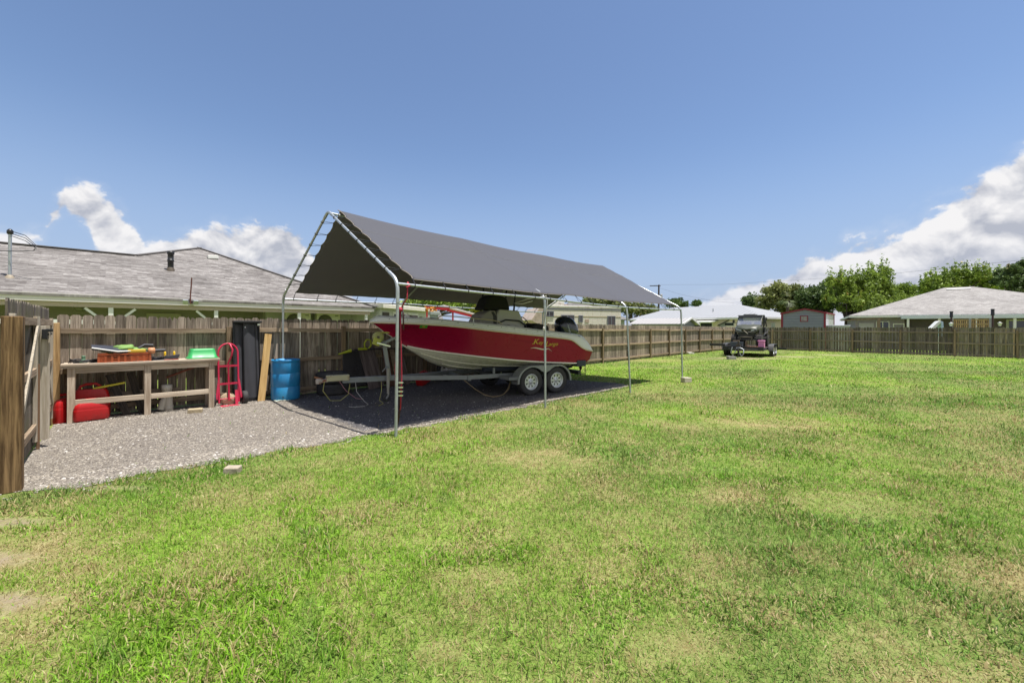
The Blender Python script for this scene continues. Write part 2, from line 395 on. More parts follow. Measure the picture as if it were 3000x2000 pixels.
def ground():
    mb = MB()
    xs = [-900, -200, -60, -20, -8, 0, 8, 20, 60, 200, 900]
    vs = [(x, y, 0) for y in xs for x in xs]; n = len(xs)
    mb.add(vs, [(j * n + i, j * n + i + 1, (j + 1) * n + i + 1, (j + 1) * n + i) for j in range(n - 1) for i in range(n - 1)])
    tag(mb.build('lawn', lawn_material(), fixn=False), kind='structure')
    # gravel pad: an irregular sheet just above the soil
    P = []
    n = len(GRAVEL)
    for i in range(n):
        a = V(GRAVEL[i] + (0,)); b = V(GRAVEL[(i + 1) % n] + (0,)); k = max(1, int((b - a).length / 0.07)) if i < 22 else 1
        for j in range(k):
            p = a.lerp(b, j / k); w = 0.10 * mnoise.noise(p * 3.1) + 0.05 * mnoise.noise(p * 11)
            P.append((p.x + w, p.y - w, 0.006) if 0 < i < 22 else (p.x, p.y, 0.006))
    m, t, b = principled('gravel')
    g = t.add('ShaderNodeNewGeometry'); pos = g.outputs['Position']
    v1 = t.add('ShaderNodeTexVoronoi'); t.put(v1.inputs['Vector'], t.vadd(pos, (0, 0, 0))); v1.inputs['Scale'].default_value = 75
    hs = t.add('ShaderNodeSeparateColor', i_0=v1.outputs['Color'])
    c = t.mix(hs.outputs[0], (0.105, 0.09, 0.074), (0.365, 0.322, 0.262))
    c = t.mix(t.ss(hs.outputs[1], 0.93, 0.97), c, (0.45, 0.42, 0.39))
    c = t.mix(t.ss(t.noise(pos, 1.1, 5, 0.6), 0.42, 0.68, 0, 0.35), c, (0.13, 0.112, 0.102))
    c = t.mix(t.ss(v1.outputs['Distance'], 0.35, 0.7, 0, 0.45), c, (0.06, 0.052, 0.048))
    bed = painted_shade(t, pos); c = t.mix(bed, c, t.mix(hs.outputs[0], (0.045, 0.042, 0.044), (0.13, 0.122, 0.124)))  # canopy shade painted into the pad colour, same gravel throughout
    t.put(b.inputs['Base Color'], c); b.inputs['Roughness'].default_value = 0.9
    bp = t.add('ShaderNodeBump'); bp.inputs['Strength'].default_value = 0.8; bp.inputs['Distance'].default_value = 0.015
    t.put(bp.inputs['Height'], t.math('MULTIPLY', v1.outputs['Distance'], -1.0)); t.put(b.inputs['Normal'], bp.outputs[0])
    mb = MB(); mb.add(P, [tuple(range(len(P)))])
    o = mb.build('gravel_pad', m, fixn=False)
    bm = bmesh.new(); bm.from_mesh(o.data); bmesh.ops.triangulate(bm, faces=bm.faces[:]); bmesh.ops.recalc_face_normals(bm, faces=bm.faces[:])
    if sum(f.normal.z for f in bm.faces) < 0: bmesh.ops.reverse_faces(bm, faces=bm.faces[:])
    bm.to_mesh(o.data); bm.free()
    tag(o, kind='structure')
    # loose stones lying on it
    rng = np.random.default_rng(3); N = 190000
    x = rng.uniform(-8.2, 4.2, N); y = rng.uniform(3.7, 14.5, N)
    keep = (inside(GRAVEL, x, y) | (inside([(p[0] + .16, p[1] - .16) for p in GRAVEL[:20]] + GRAVEL[20:], x, y) & (rng.random(N) < .10))) & (rng.random(N) < np.clip(1.25 - (y - 4) * 0.1, 0.3, 1))
    # stray ones on the grass edge
    x, y = x[keep], y[keep]; N = len(x)
    edge = inside([(p[0] * 1.0 - .55 * .7, p[1] + .55 * .7) for p in GRAVEL[:20]] + GRAVEL[20:], x, y); s = rng.gamma(3.0, 0.0021, N) + 0.0036 + 0.0035 * (~edge) * rng.random(N); s = np.minimum(s, 0.019)
    oct_v = np.array([(1, 0, 0), (0, 1, 0), (-1, 0, 0), (0, -1, 0), (0, 0, 1.0), (.6, .6, .55), (-.6, .6, .5), (-.6, -.6, .6), (.6, -.6, .5)], float)
    oct_f = np.array([(0, 5, 4), (5, 1, 4), (1, 6, 4), (6, 2, 4), (2, 7, 4), (7, 3, 4), (3, 8, 4), (8, 0, 4)])
    a = rng.uniform(0, 2 * PI, N); sc = np.stack([s * rng.uniform(.8, 1.6, N), s * rng.uniform(.6, 1.1, N), s * rng.uniform(.4, .9, N)], 1)
    vv = oct_v[None] * (1 + rng.normal(0, .16, (N, 9, 3))) * sc[:, None, :]
    ca, sa = np.cos(a)[:, None], np.sin(a)[:, None]
    vx = vv[..., 0] * ca - vv[..., 1] * sa + x[:, None]; vy = vv[..., 0] * sa + vv[..., 1] * ca + y[:, None]; vz = vv[..., 2] + 0.004
    co = np.stack([vx, vy, vz], -1).reshape(-1, 3)
    fc = (oct_f[None] + (np.arange(N) * 9)[:, None, None]).reshape(-1, 3)
    m2, t, b = principled('stone')
    at_ = t.add('ShaderNodeAttribute', attribute_name='tone'); tn = at_.outputs['Fac']
    c = t.mix(tn, (0.116, 0.099, 0.083), (0.35, 0.312, 0.258))
    g2 = t.add('ShaderNodeNewGeometry'); c = t.mix(painted_shade(t, g2.outputs['Position']), c, t.mix(tn, (0.04, 0.038, 0.04), (0.15, 0.14, 0.14)))  # stones under the canopy get the same shade painted in
    c = t.mix(t.ss(tn, 0.955, 0.98), c, (0.50, 0.475, 0.44))
    t.put(b.inputs['Base Color'], c); b.inputs['Roughness'].default_value = 0.85
    raw_mesh('gravel_stones', co, fc, np.repeat(np.where(edge, rng.random(N) ** 1.2, rng.random(N) ** .5), 8), m2, 'stuff', 'loose grey and white stones strewn over the gravel pad', 'gravel')

def raw_mesh(name, co, tri, tone, m, kind, label, cat, quads=None):
    me = bpy.data.meshes.new(name); nv = len(co); nf = len(tri)
    me.vertices.add(nv); me.vertices.foreach_set('co', np.ascontiguousarray(co, np.float32).ravel())
    me.loops.add(nf * 3); me.loops.foreach_set('vertex_index', np.ascontiguousarray(tri, np.int32).ravel())
    me.polygons.add(nf); me.polygons.foreach_set('loop_start', np.arange(nf, dtype=np.int32) * 3)
    me.update(calc_edges=True)
    q = me.attributes.new('tone', 'FLOAT', 'FACE'); q.data.foreach_set('value', np.ascontiguousarray(tone, np.float32))
    me.materials.append(m); o = bpy.data.objects.new(name, me); COL.objects.link(o)
    return tag(o, label, cat, None, kind)

def fbm(x, y, sc, seed, octv=3):
    """cheap smooth noise on arrays"""
    r = np.zeros_like(x); a = 1.0; rng = np.random.default_rng(seed)
    for o in range(octv):
        G = rng.random((64, 64)); u = x * sc * 2 ** o; v_ = y * sc * 2 ** o
        i = np.floor(u).astype(int); j = np.floor(v_).astype(int); fu = u - i; fv = v_ - j
        fu = fu * fu * (3 - 2 * fu); fv = fv * fv * (3 - 2 * fv)
        g = lambda p, q: G[p % 64, q % 64]
        r += a * ((g(i, j) * (1 - fu) + g(i + 1, j) * fu) * (1 - fv) + (g(i, j + 1) * (1 - fu) + g(i + 1, j + 1) * fu) * fv); a *= .5
    return r / (2 - .5 ** (octv - 1))

def grass():
    rng = np.random.default_rng(11); X = []; Y = []
    for y0, y1, dens in ((0.7, 1.8, 9500), (1.8, 3, 7000), (3, 4.5, 4300), (4.5, 6.5, 2400), (6.5, 10, 1200), (10, 16, 480), (16, 20, 170), (20, 24, 110), (24, 29, 60), (29, 35, 26)):
        w1 = 1.36 * y1 + 1.2; A = (y1 - y0) * w1 * 2; n = int(A * dens)
        x = rng.uniform(-w1, w1, n); y = rng.uniform(y0, y1, n)
        k = np.abs(x) < 1.36 * y + 1.2
        X.append(x[k]); Y.append(y[k])
    x = np.concatenate(X); y = np.concatenate(Y)
    # keep off the gravel, out from behind the fences, thin on bare soil
    wob = (fbm(x, y, 6, 5) - .5) * .22
    g = inside(GRAVEL, x + wob, y - wob)
    left = (x + 7.77) * .7117 - (y - 6.92) * .7025 < -.02
    right = (x - 18.93) * .711 + (y - 33.86) * .7035 > -.02
    near_l = (x < -4.75 + (4.1 - y) * 0.2) & (y > 3.75)
    k = ~(left | right | near_l) & (~g | (rng.random(len(x)) < 0.004))
    d = np.ones(len(x)); wob2 = (fbm(x, y, 2.6, 9) - .5) * 1.5
    for (cx, cy, rx, ry) in BARE:
        q = np.sqrt(((x - cx) / rx) ** 2 + ((y - cy) / ry) ** 2) + wob2
        d = np.minimum(d, np.clip((q - .35) / 1.0, .14 if cy < 10 else .08, 1))
    thin = 0.60 + 0.7 * fbm(x, y, 1.6, 21)
    k &= rng.random(len(x)) < d * thin
    x, y = x[k], y[k]; N = len(x)
    tall = fbm(x, y, 0.9, 2); clump = fbm(x, y, 3.2, 8); low = np.ones(len(x))
    for (cx, cy, rx, ry) in STRAW: low = np.minimum(low, np.clip(.5 + .5 * (np.sqrt(((x - cx) / rx) ** 2 + ((y - cy) / ry) ** 2) - .5), .5, 1))
    L = (0.022 + 0.040 * rng.random(N)) * (0.55 + 0.75 * tall) * (0.65 + 0.65 * clump) * (1 + 0.012 * np.minimum(y, 16)) * low
    spur = rng.random(N) < 0.04; L[spur] *= 1.6
    weed = fbm(x, y, 2.1, 33, 4) > 0.60
    wd = (0.0010 + 0.0012 * rng.random(N)) * (1 + 0.24 * np.maximum(y - 2, 0)); wd = np.minimum(wd, 0.013); wd[weed] *= 1.6; L[weed] *= 1.15; wd[rng.random(N) < .08] *= 1.8
    a = rng.uniform(0, 2 * PI, N); lean = rng.gamma(3.2, 0.30, N); lean = np.minimum(lean, 1.5)
    dx, dy = np.cos(a), np.sin(a); tw = a + PI / 2 + rng.normal(0, .5, N); px, py = np.cos(tw), np.sin(tw)
    pts = []
    for f, wf in ((0, 1.0), (0.55, 0.85), (1.0, 0.0)):
        bend = lean * (0.55 + 0.45 * f); r = L * f
        cx = x + dx * r * np.sin(bend); cy = y + dy * r * np.sin(bend); cz = r * np.cos(bend) + 0.001
        if wf: pts += [np.stack([cx - px * wd * wf, cy - py * wd * wf, cz], 1), np.stack([cx + px * wd * wf, cy + py * wd * wf, cz], 1)]
        else: pts += [np.stack([cx, cy, cz], 1)]
    co = np.stack(pts, 1).reshape(-1, 3)
    tri = np.array([(0, 1, 3), (0, 3, 2), (2, 3, 4)])
    fc = (tri[None] + (np.arange(N) * 5)[:, None, None]).reshape(-1, 3)
    m, t, b = principled('grass_blade')
    g = t.add('ShaderNodeNewGeometry'); at_ = t.add('ShaderNodeAttribute', attribute_name='tone')
    c = grass_colour(t, g.outputs['Position'], at_.outputs['Fac'])
    t.put(b.inputs['Base Color'], c); b.inputs['Roughness'].default_value = 0.55; b.inputs['Specular IOR Level'].default_value = 0.25
    tr = t.add('ShaderNodeBsdfTranslucent'); t.put(tr.inputs[0], c)
    mx = t.add('ShaderNodeMixShader'); mx.inputs[0].default_value = 0.35
    t.l.new(b.outputs[0], mx.inputs[1]); t.l.new(tr.outputs[0], mx.inputs[2])
    t.l.new(mx.outputs[0], t.n['Material Output'].inputs[0])
    raw_mesh('grass', co, fc, np.repeat(rng.random(N), 3), m, 'stuff', 'short mown green and straw coloured grass of the yard', 'grass')
    print('blades', N)
ground(); grass()

# ------------------------------------------------------------------ shared materials
FENCEWOOD = wood('fence_wood', (0.118, 0.093, 0.070), (0.385, 0.322, 0.260), tone=0.40, dark=(0.072, 0.062, 0.052))
OLDWOOD = wood('old_fence_wood', (0.085, 0.070, 0.056), (0.265, 0.225, 0.18), tone=0.40, dark=(0.055, 0.047, 0.042), moss=(0.125, 0.128, 0.055))
RAILWOOD = wood('rail_wood', (0.21, 0.15, 0.10), (0.44, 0.345, 0.245), grain=(0.05, 1, 1), tone=0.2)
OLDRAIL = wood('old_rail_wood', (0.16, 0.125, 0.092), (0.34, 0.28, 0.21), grain=(0.05, 1, 1), tone=0.2)
POSTWOOD = wood('post_wood', (0.155, 0.108, 0.065), (0.33, 0.245, 0.16), tone=0.2)
BROWNPOST = wood('brown_post_wood', (0.055, 0.030, 0.014), (0.30, 0.19, 0.095), gscale=42, tone=0.1, knots=0.9)
WHITE = mat('white_paint', (0.74, 0.74, 0.70), 0.5, var=0.06)
CREAM = mat('cream_paint', (0.62, 0.61, 0.50), 0.55, var=0.06)
GALV = mat('galvanised_steel', (0.47, 0.50, 0.52), 0.42, metal=0.75, var=0.16, vscale=22, dirt=(0.34, 0.33, 0.29), dscale=7, damt=(0.55, 0.8))
RUBBER = mat('rubber', (0.034, 0.033, 0.034), 0.75, var=0.2, vscale=14, dirt=(0.07, 0.065, 0.06), dscale=5)
BLACKM = mat('black_metal', (0.018, 0.018, 0.02), 0.4, var=0.15)
BLACKP = mat('black_plastic', (0.022, 0.022, 0.026), 0.5, var=0.2, vscale=9)
DARKGLASS = glass('dark_glass')

# ------------------------------------------------------------------ fences
def picket(mb, x, w, h, th, y0=0.0, dog=True, lean=0.0, chip=False):
    c = min(0.032, w * 0.28) if dog else 0.002
    a, b = x, x + w
    prof = [(a, 0.03), (b, 0.03), (b, h - c), (b - c * 0.9, h), (a + c * 0.9, h), (a, h - c)]
    if chip: prof = [(a, 0.03), (b, 0.03), (b, h - c * 1.5), (b - w * .35, h - c * .4), (a + w * .5, h - c * 2.6), (a + w * .2, h - c * .2), (a, h - c)]
    mb.tone(); mb.prism([(px + lean * pz, y0, pz) for px, pz in prof], (0, th, 0))

def fence(name, label, p0, ang, bays, H, pw, gap, woodm, railm, postm, rails, seed, ragged=0.01, SP=2.44, last=1.0):
    rnd = random.Random(seed)
    o = thing(name, label, 'fence', p0, ang)
    for i in range(bays + 1):
        if i == bays and last < 1: break
        hp = 1.62 + rnd.uniform(-.03, .05); mb = MB(); mb.tone(); mb.box((i * SP, -0.062, hp / 2), (0.092, 0.090, hp), (rnd.uniform(-.008, .008), rnd.uniform(-.008, .008), 0))
        mb.build('post', postm, o, bevel=0.004)
    for i in range(bays):
        x0 = i * SP; L = SP * (last if i == bays - 1 else 1)
        mb = MB(); x = x0 + 0.004
        while x < x0 + L - 0.05:
            w = pw * rnd.uniform(.93, 1.04); hh = H + rnd.uniform(-ragged, ragged)
            picket(mb, x, min(w, x0 + L - x), hh, 0.016, y0=rnd.uniform(0, .004), lean=rnd.uniform(-.002, .002), chip=rnd.random() < 0.05)
            x += w + gap * rnd.uniform(.3, 1.8)
        mb.build('picket_panel', woodm, o)
        for z in rails:
            mb = MB(); mb.tone(); dz = rnd.uniform(-.02, .02)
            mb.beam((x0 + 0.047, -0.037, z + dz), (x0 + L - 0.047, -0.037, z + rnd.uniform(-.02, .02)), 0.038, 0.088)
            mb.build('rail', railm, o, bevel=0.003)
    return o
F0 = V((-7.775, 6.919, 0)); FA = 0.7918; FD = V((math.cos(FA), math.sin(FA), 0)); FN = V((FD.y, -FD.x, 0))   # FN points to our side
fence('wooden_fence', 'weathered brown picket fence running from the workbench past the boat to the corner', F0, FA, 16, 1.80, 0.140, 0.007, FENCEWOOD, RAILWOOD, POSTWOOD, (1.545, 0.84, 0.16), 1, ragged=0.016, last=0.55)
G0 = V((18.93, 33.86, 0)); GA = -0.7906
fence('wooden_fence', 'older grey mossy picket fence along the far right side of the lawn', G0, GA, 10, 1.80, 0.135, 0.013, OLDWOOD, OLDRAIL, POSTWOOD, (1.50, 0.82, 0.14), 2, ragged=0.025)
def fl(t, d, z=0.0): return F0 + FD * t + FN * d + V((0, 0, z))    # t along the left fence, d out from it on our side
def ft(x, d):
    """how far along the fence the sight line of photo column x passes, d out from it"""
    r = (x - 1500) / FPX; a = F0 + FN * d
    return (r * a.y - a.x) / (FD.x - r * FD.y)

# ------------------------------------------------------------------ gate at the left
GP = V((-4.865, 3.95, 0)); GB = V((-7.54, 6.67, 0))
o = thing('gate_post', 'thick brown timber gate post with long dark cracks at the left edge', 'post', GP, math.atan2(GB.y - GP.y, GB.x - GP.x))
mb = MB(); mb.cur = 0.45; mb.box((0, 0, 0.85), (0.14, 0.14, 1.70), (0, 0.012, 0)); mb.build('shaft', BROWNPOST, o, bevel=0.008)
mb = MB(); mb.cur = 0.1
for fy in (-0.0705, 0.0705):
    for x, z0, z1 in ((-0.02, 0.4, 1.5), (0.03, 0.2, 0.8), (-0.045, 0.9, 1.66)):
        mb.prism([(x, fy, z0), (x + 0.004, fy, (z0 + z1) / 2 - .1), (x + 0.002, fy, z1), (x - 0.003, fy, (z0 + z1) / 2)], (0, 0.001 if fy > 0 else -0.001, 0))
mb.build('crack', mat('crack_shadow_wood', (0.03, 0.018, 0.01), 0.95), o)
tag(wp := MB().tone(.7, .8).box((0, 0, 0.83), (0.140, 0.120, 1.66), (0, -0.006, 0)).build('gate_post', wood('tan_post_wood', (0.22, 0.135, 0.058), (0.47, 0.32, 0.165), gscale=40), bevel=0.005), 'tan timber gate post beside the left end of the workbench', 'post')
wp.location = GB; wp.rotation_euler = (0, 0, FA)
gd = (GB - GP); GL = gd.length; ga = math.atan2(gd.y, gd.x)
def leaf(x0, x1, label, flip):
    o = thing('gate_leaf', label, 'gate', GP, ga, 'leaves of the double gate')
    mb = MB(); x = x0
    while x < x1 - .03:
        w = min(0.138, x1 - x); picket(mb, x, w - .004, 1.885 + random.uniform(-.01, .01), 0.016, y0=0.045); x += 0.142
    mb.build('picket_panel', OLDWOOD, o)
    for z in (1.66, 1.02, 0.30):
        MB().tone().beam((x0 + .09, 0.02, z), (x1 - .09, 0.02, z), 0.038, 0.088).build('rail', RAILWOOD, o, bevel=.003)
    for x in (x0 + .045, x1 - .045):
        MB().tone(.5, .9).box((x, 0.018, 0.92), (0.088, 0.040, 1.62)).build('stile', wood('pale_rail_wood', (0.30, 0.255, 0.19), (0.50, 0.45, 0.37), tone=.2), o, bevel=.003)
    a, b = (x0, x1) if flip else (x1, x0)
    MB().tone(.3, .6).beam((a + (.1 if flip else -.1), -0.004, 0.36), (b - (.1 if flip else -.1), -0.004, 1.58), 0.02, 0.075).build('brace', MATS['pale_rail_wood'], o)
    return o
leaf(0.10, GL / 2 - .03, 'nearer grey gate leaf seen almost edge on beside the thick brown post', True)
lf = leaf(GL / 2 + .06, GL - .09, 'farther grey gate leaf with pale braced frame beside the tan post', False)
mb = MB(); mb.box((GL / 2 + .04, -0.06, 1.50), (0.30, 0.05, 0.13)); mb.box((GL / 2 + .15, -0.085, 1.50), (0.42, 0.018, 0.028)); mb.box((GL / 2 - .06, -0.10, 1.55), (0.06, 0.06, 0.04))
mb.build('latch', BLACKM, lf, bevel=.004)
MB().tone(.7,.9).box((GL / 2 + .03, -0.055, .86), (.045, .085, 1.50)).build('meeting_stile', MATS['pale_rail_wood'], lf, bevel=.004)
MB().box((GL / 2 - .06, -0.005, 0.56), (0.030, 0.030, 1.1)).build('drop_rod', mat('rusty_steel', (0.20, 0.12, 0.07), .7, .3, dirt=(.08, .05, .03)), lf)
# ------------------------------------------------------------------ buildings
def shingle(name, c0, c1, c2, course=0.14, width=0.28, ang=0.0):
    """asphalt shingle courses following the roof's own slope (uv: x along the eave, y up the slope)"""
    if name in MATS: return MATS[name]
    m, t, b = principled(name)
    uv = t.add('ShaderNodeUVMap'); uv.uv_map = 'UVMap'; p = uv.outputs[0]
    br = t.add('ShaderNodeTexBrick'); t.put(br.inputs['Vector'], p)
    br.offset = 0.37; br.squash = 1.0
    br.inputs['Scale'].default_value = 1.0; br.inputs['Brick Width'].default_value = width; br.inputs['Row Height'].default_value = course; br.inputs['Mortar Size'].default_value = 0.0; br.inputs['Mortar Smooth'].default_value = 0.25
    br.inputs['Color1'].default_value = (0, 0, 0, 1); br.inputs['Color2'].default_value = (1, 1, 1, 1); br.inputs['Mortar'].default_value = (.5, .5, .5, 1); br.inputs['Bias'].default_value = 0
    q = t.vmul(p, (1 / width, 1 / course, 1))
    n = t.noise(t.vmul(p, (5.0, 9.0, 1)), 1.0, 4, 0.75); nb = t.noise(p, 0.55, 5, 0.65)
    k = t.add('ShaderNodeSeparateColor', i_0=br.outputs['Color']).outputs[0]
    k = t.math('ADD', t.math('MULTIPLY', k, 0.55), t.math('MULTIPLY', t.ss(n, .3, .7), 0.45))
    c = t.mix(t.ss(k, 0.1, 0.62), c0, c1); c = t.mix(t.ss(k, 0.62, 0.9), c, c2)
    c = t.mix(t.ss(nb, 0.40, 0.66, 0, 0.40), c, tuple(x * 0.62 for x in c0))
    sy = t.add('ShaderNodeSeparateXYZ', i_0=p); row = t.ss(t.math('FRACT', t.math('DIVIDE', sy.outputs[1], course)), 0.0, 0.30, 1, 0)
    c = t.mix(t.math('MULTIPLY', row, 0.62), c, tuple(x * 0.25 for x in c0))
    t.put(b.inputs['Base Color'], c); b.inputs['Roughness'].default_value = 0.9; b.inputs['Specular IOR Level'].default_value = 0.2
    bp = t.add('ShaderNodeBump'); bp.inputs['Strength'].default_value = 0.6; bp.inputs['Distance'].default_value = 0.02
    t.put(bp.inputs['Height'], t.math('ADD', t.math('MULTIPLY', row, -1.0), t.math('MULTIPLY', k, 0.4))); t.put(b.inputs['Normal'], bp.outputs[0])
    MATS[name] = m; return m
def roof(name, planes, m, parent, thick=0.07):
    """planes: (polygon, eave direction); every plane gets uv along and up the slope"""
    me = bpy.data.meshes.new(name); vs = []; fs = []; uvs = []
    for poly, e in planes:
        P = [V(p) for p in poly]; nrm = (P[1] - P[0]).cross(P[2] - P[0])
        if nrm.z < 0: P = P[::-1]; nrm = -nrm
        nrm.normalize(); e = V(e).normalized(); e = (e - nrm * e.dot(nrm)).normalized(); u = nrm.cross(e)
        k = len(vs); vs += [tuple(p) for p in P]; fs.append(tuple(range(k, k + len(P)))); uvs += [(p.dot(e), p.dot(u)) for p in P]
    n0 = len(vs); b0 = len(fs)
    allv = vs + [(x, y, z - thick) for x, y, z in vs]; allf = list(fs)
    for f in fs:
        allf.append(tuple(i + n0 for i in f)[::-1])
        for i in range(len(f)):
            a, b = f[i], f[(i + 1) % len(f)]; allf.append((a, a + n0, b + n0, b))
    me.from_pydata(allv, [], allf); me.update()
    uvl = me.uv_layers.new(name='UVMap'); uvx = uvs + uvs
    for lp in me.loops: uvl.data[lp.index].uv = uvx[lp.vertex_index]
    me.materials.append(m); o = bpy.data.objects.new(name, me); COL.objects.link(o); o.parent = parent
    return o
def window(parent, c, w, h, ang=0.0, m=None, fm=None, mull=1, fw=0.05):
    """frame with a pane, facing local -y"""
    q = MB(); x, y, z = c
    q.lo((x - w / 2, y - .02, z - h / 2), (x + w / 2, y + .04, z - h / 2 + fw)); q.lo((x - w / 2, y - .02, z + h / 2 - fw), (x + w / 2, y + .04, z + h / 2))
    q.lo((x - w / 2, y - .02, z - h / 2 + fw), (x - w / 2 + fw, y + .04, z + h / 2 - fw)); q.lo((x + w / 2 - fw, y - .02, z - h / 2 + fw), (x + w / 2, y + .04, z + h / 2 - fw))
    for i in range(1, mull + 1):
        xx = x - w / 2 + w * i / (mull + 1); q.lo((xx - fw / 2, y - .015, z - h / 2 + fw), (xx + fw / 2, y + .03, z + h / 2 - fw))
    o = q.build('window', fm or WHITE, parent)
    MB().lo((x - w / 2 + fw * .5, y + .005, z - h / 2 + fw * .5), (x + w / 2 - fw * .5, y + .012, z + h / 2 - fw * .5)).build('pane', m or DARKGLASS, o)
    return o

# the house over the left fence ------------------------------------------------
EA = R(44.1); E0 = V((-12.5, 9.87, 0))
hs = thing('house', 'long low house with mottled grey shingle roof and pale fascia behind the workbench', 'house', E0, EA)
RS = shingle('grey_shingle', (0.125, 0.113, 0.107), (0.238, 0.222, 0.211), (0.36, 0.342, 0.328), course=0.085, width=0.36)
S_ = 0.4; z0 = 2.47
fz = lambda y: z0 + S_ * y
rf = roof('roof', [([(-9, -.08, fz(-.08)), (9.6, -.08, fz(-.08)), (4.6, 6.41, fz(6.41)), (2.5, 4.25, fz(4.25)), (-9, 4.2, fz(4.2))], (1, 0, 0)),
           ([(-9, 4.2, fz(4.2)), (2.5, 4.25, fz(4.25)), (-1.0, 8.4, z0), (-9, 8.4, z0)], (1, 0, 0)),
           ([(2.5, 4.25, fz(4.25)), (4.6, 6.41, fz(6.41)), (4.6, 11, fz(6.41)), (-1.0, 11, z0)], (0, 1, 0)),
           ([(9.6, -.08, fz(-.08)), (9.6, 11, z0), (4.6, 11, fz(6.41)), (4.6, 6.41, fz(6.41))], (0, 1, 0))], RS, hs)
rc = MB()
for a, b in (((-9, 4.2, fz(4.2) + .015), (2.5, 4.25, fz(4.25) + .015)), ((2.5, 4.25, fz(4.25) + .015), (4.6, 6.41, fz(6.41) + .015)), ((4.6, 6.41, fz(6.41) + .015), (9.6, -.08, fz(-.08) + .015))):
    rc.tone().beam(a, b, 0.22, 0.035)
rc.build('ridge_cap', mat('ridge_shingle', (0.13, 0.12, 0.115), .9, var=.3, vscale=9), rf)
FASC = mat('fascia_paint', (0.68, 0.64, 0.62), .5, var=.05)
MB().lo((-9, -.06, 2.25), (9.55, -.02, 2.465)).build('fascia', FASC, hs)
MB().lo((9.5, -.02, 2.25), (9.55, 6, 2.44)).build('fascia', FASC, hs)
MB().lo((-9, -.02, 2.26), (9.5, 2.6, 2.29)).build('soffit', mat('soffit_olive', (0.36, 0.28, 0.215), .7), hs)
MB().lo((-9, -.0, 2.12), (9.4, .09, 2.258)).build('porch_beam', mat('beam_olive', (0.44, 0.36, 0.29), .7), hs)
WALLO = mat('olive_wall', (0.30, 0.285, 0.25), .85, var=.08)
MB().lo((-9, 2.3, 0), (6.0, 2.42, 2.26)).build('wall', WALLO, hs)
MB().lo((6.0, 1.3, 0), (9.3, 1.42, 2.26)).build('wall', mat('pale_wall', (0.46, 0.47, 0.44), .85), hs)
MB().lo((5.94, 1.42, 0), (6.06, 2.3, 2.26)).build('wall', WALLO, hs)
for x in (1.94, 4.32, 6.76, 9.25):
    MB().lo((x - .05, .0, 0), (x + .05, .1, 2.12)).build('porch_post', WHITE, hs, bevel=.004)
for x, s in ((1.94, -1), (1.94, 1), (4.32, -1), (9.25, 1)):
    MB().beam((x + s * .05, .05, 1.66), (x + s * .50, .05, 2.10), 0.04, 0.06).build('corner_brace', WHITE, hs)
MB().lo((-4, .0, 1.66), (1.89, .09, 1.78)).build('porch_rail', WHITE, hs)
MB().lo((2.75, 2.25, 0), (3.65, 2.295, 2.05)).build('door', mat('pale_green_paint', (0.46, 0.44, 0.36), .6), hs)
q = MB().lo((-1.9, 2.26, 1.25), (-.9, 2.295, 2.05)).build('window', mat('grey_frame', (0.2, 0.21, 0.17), .6), hs)
MB().lo((-1.82, 2.25, 1.3), (-.98, 2.258, 2.0)).build('pane', DARKGLASS, q)
q = MB().lathe([(.0, .0), (.10, .02), (.13, .08), (.13, .16), (.06, .2)], (1.3, 1.2, 2.02), n=14).build('porch_lamp', mat('lamp_glass', (.2, .2, .15), .3), hs)
# roof fittings
def onroof(x, y): return (x, y, fz(y))
EM = M4.Translation(E0) @ M4.Rotation(EA, 4, 'Z')
def onplane(px, py):
    """where a sight line meets the front roof slope"""
    o_ = EM.inverted() @ V((0, 0, HC)); d_ = (EM.inverted().to_3x3() @ (at(px, py, 10) - V((0, 0, HC))))
    k = (fz(o_.y) - o_.z) / (d_.z - S_ * d_.y); return EM @ (o_ + d_ * k)
mast = thing('service_mast', 'grey electric service mast with looping wires on the shingle roof', 'mast')
pm = onplane(28, 812)
mast.location = pm
MB().tube([(0, 0, -.15), (0, 0, 1.18)], .034, 10).build('pole', GALV, mast)
MB().lathe([(.11, -.10), (.08, .02), (.04, .06)], n=12).build('flashing', mat('tan_metal', (.3, .25, .18), .6), mast)
MB().lathe([(.04, 1.12), (.06, 1.15), (.06, 1.22), (.03, 1.26), (0, 1.27)], n=12).build('weatherhead', BLACKM, mast)
for k in range(3):
    MB().tube([(0.05, 0, 1.2 - .06 * k), (.28, .1, 1.12 - .07 * k), (.52, .15, .86 - .04 * k), (.5, .1, .72), (.2, 0, .68), (-.3, -.2, .66), (-1.5, -.9, .55 - .08 * k)], .009, 6).build('wire', BLACKM, mast)
vp = onplane(499, 792)
vt = thing('vent_pipe', 'black stove vent pipe on the grey shingle roof', 'vent pipe', vp)
MB().lathe([(.13, -.15), (.11, .05), (.075, .12)], n=12).build('flashing', mat('brown_metal', (.09, .07, .05), .6), vt)
MB().lathe([(.085, .1), (.085, .32), (.10, .33), (.10, .36), (.085, .37), (.085, .56), (.105, .57), (.105, .66), (0, .68)], n=12).build('flue', BLACKM, vt)
bv = onplane(622, 757)
o = tag(MB().box((0, 0, .04), (.36, .34, .15), (0, -.1, EA)).build('roof_vent', WHITE, bevel=.02), 'small white box vent near the peak of the shingle roof', 'roof vent'); o.location = bv
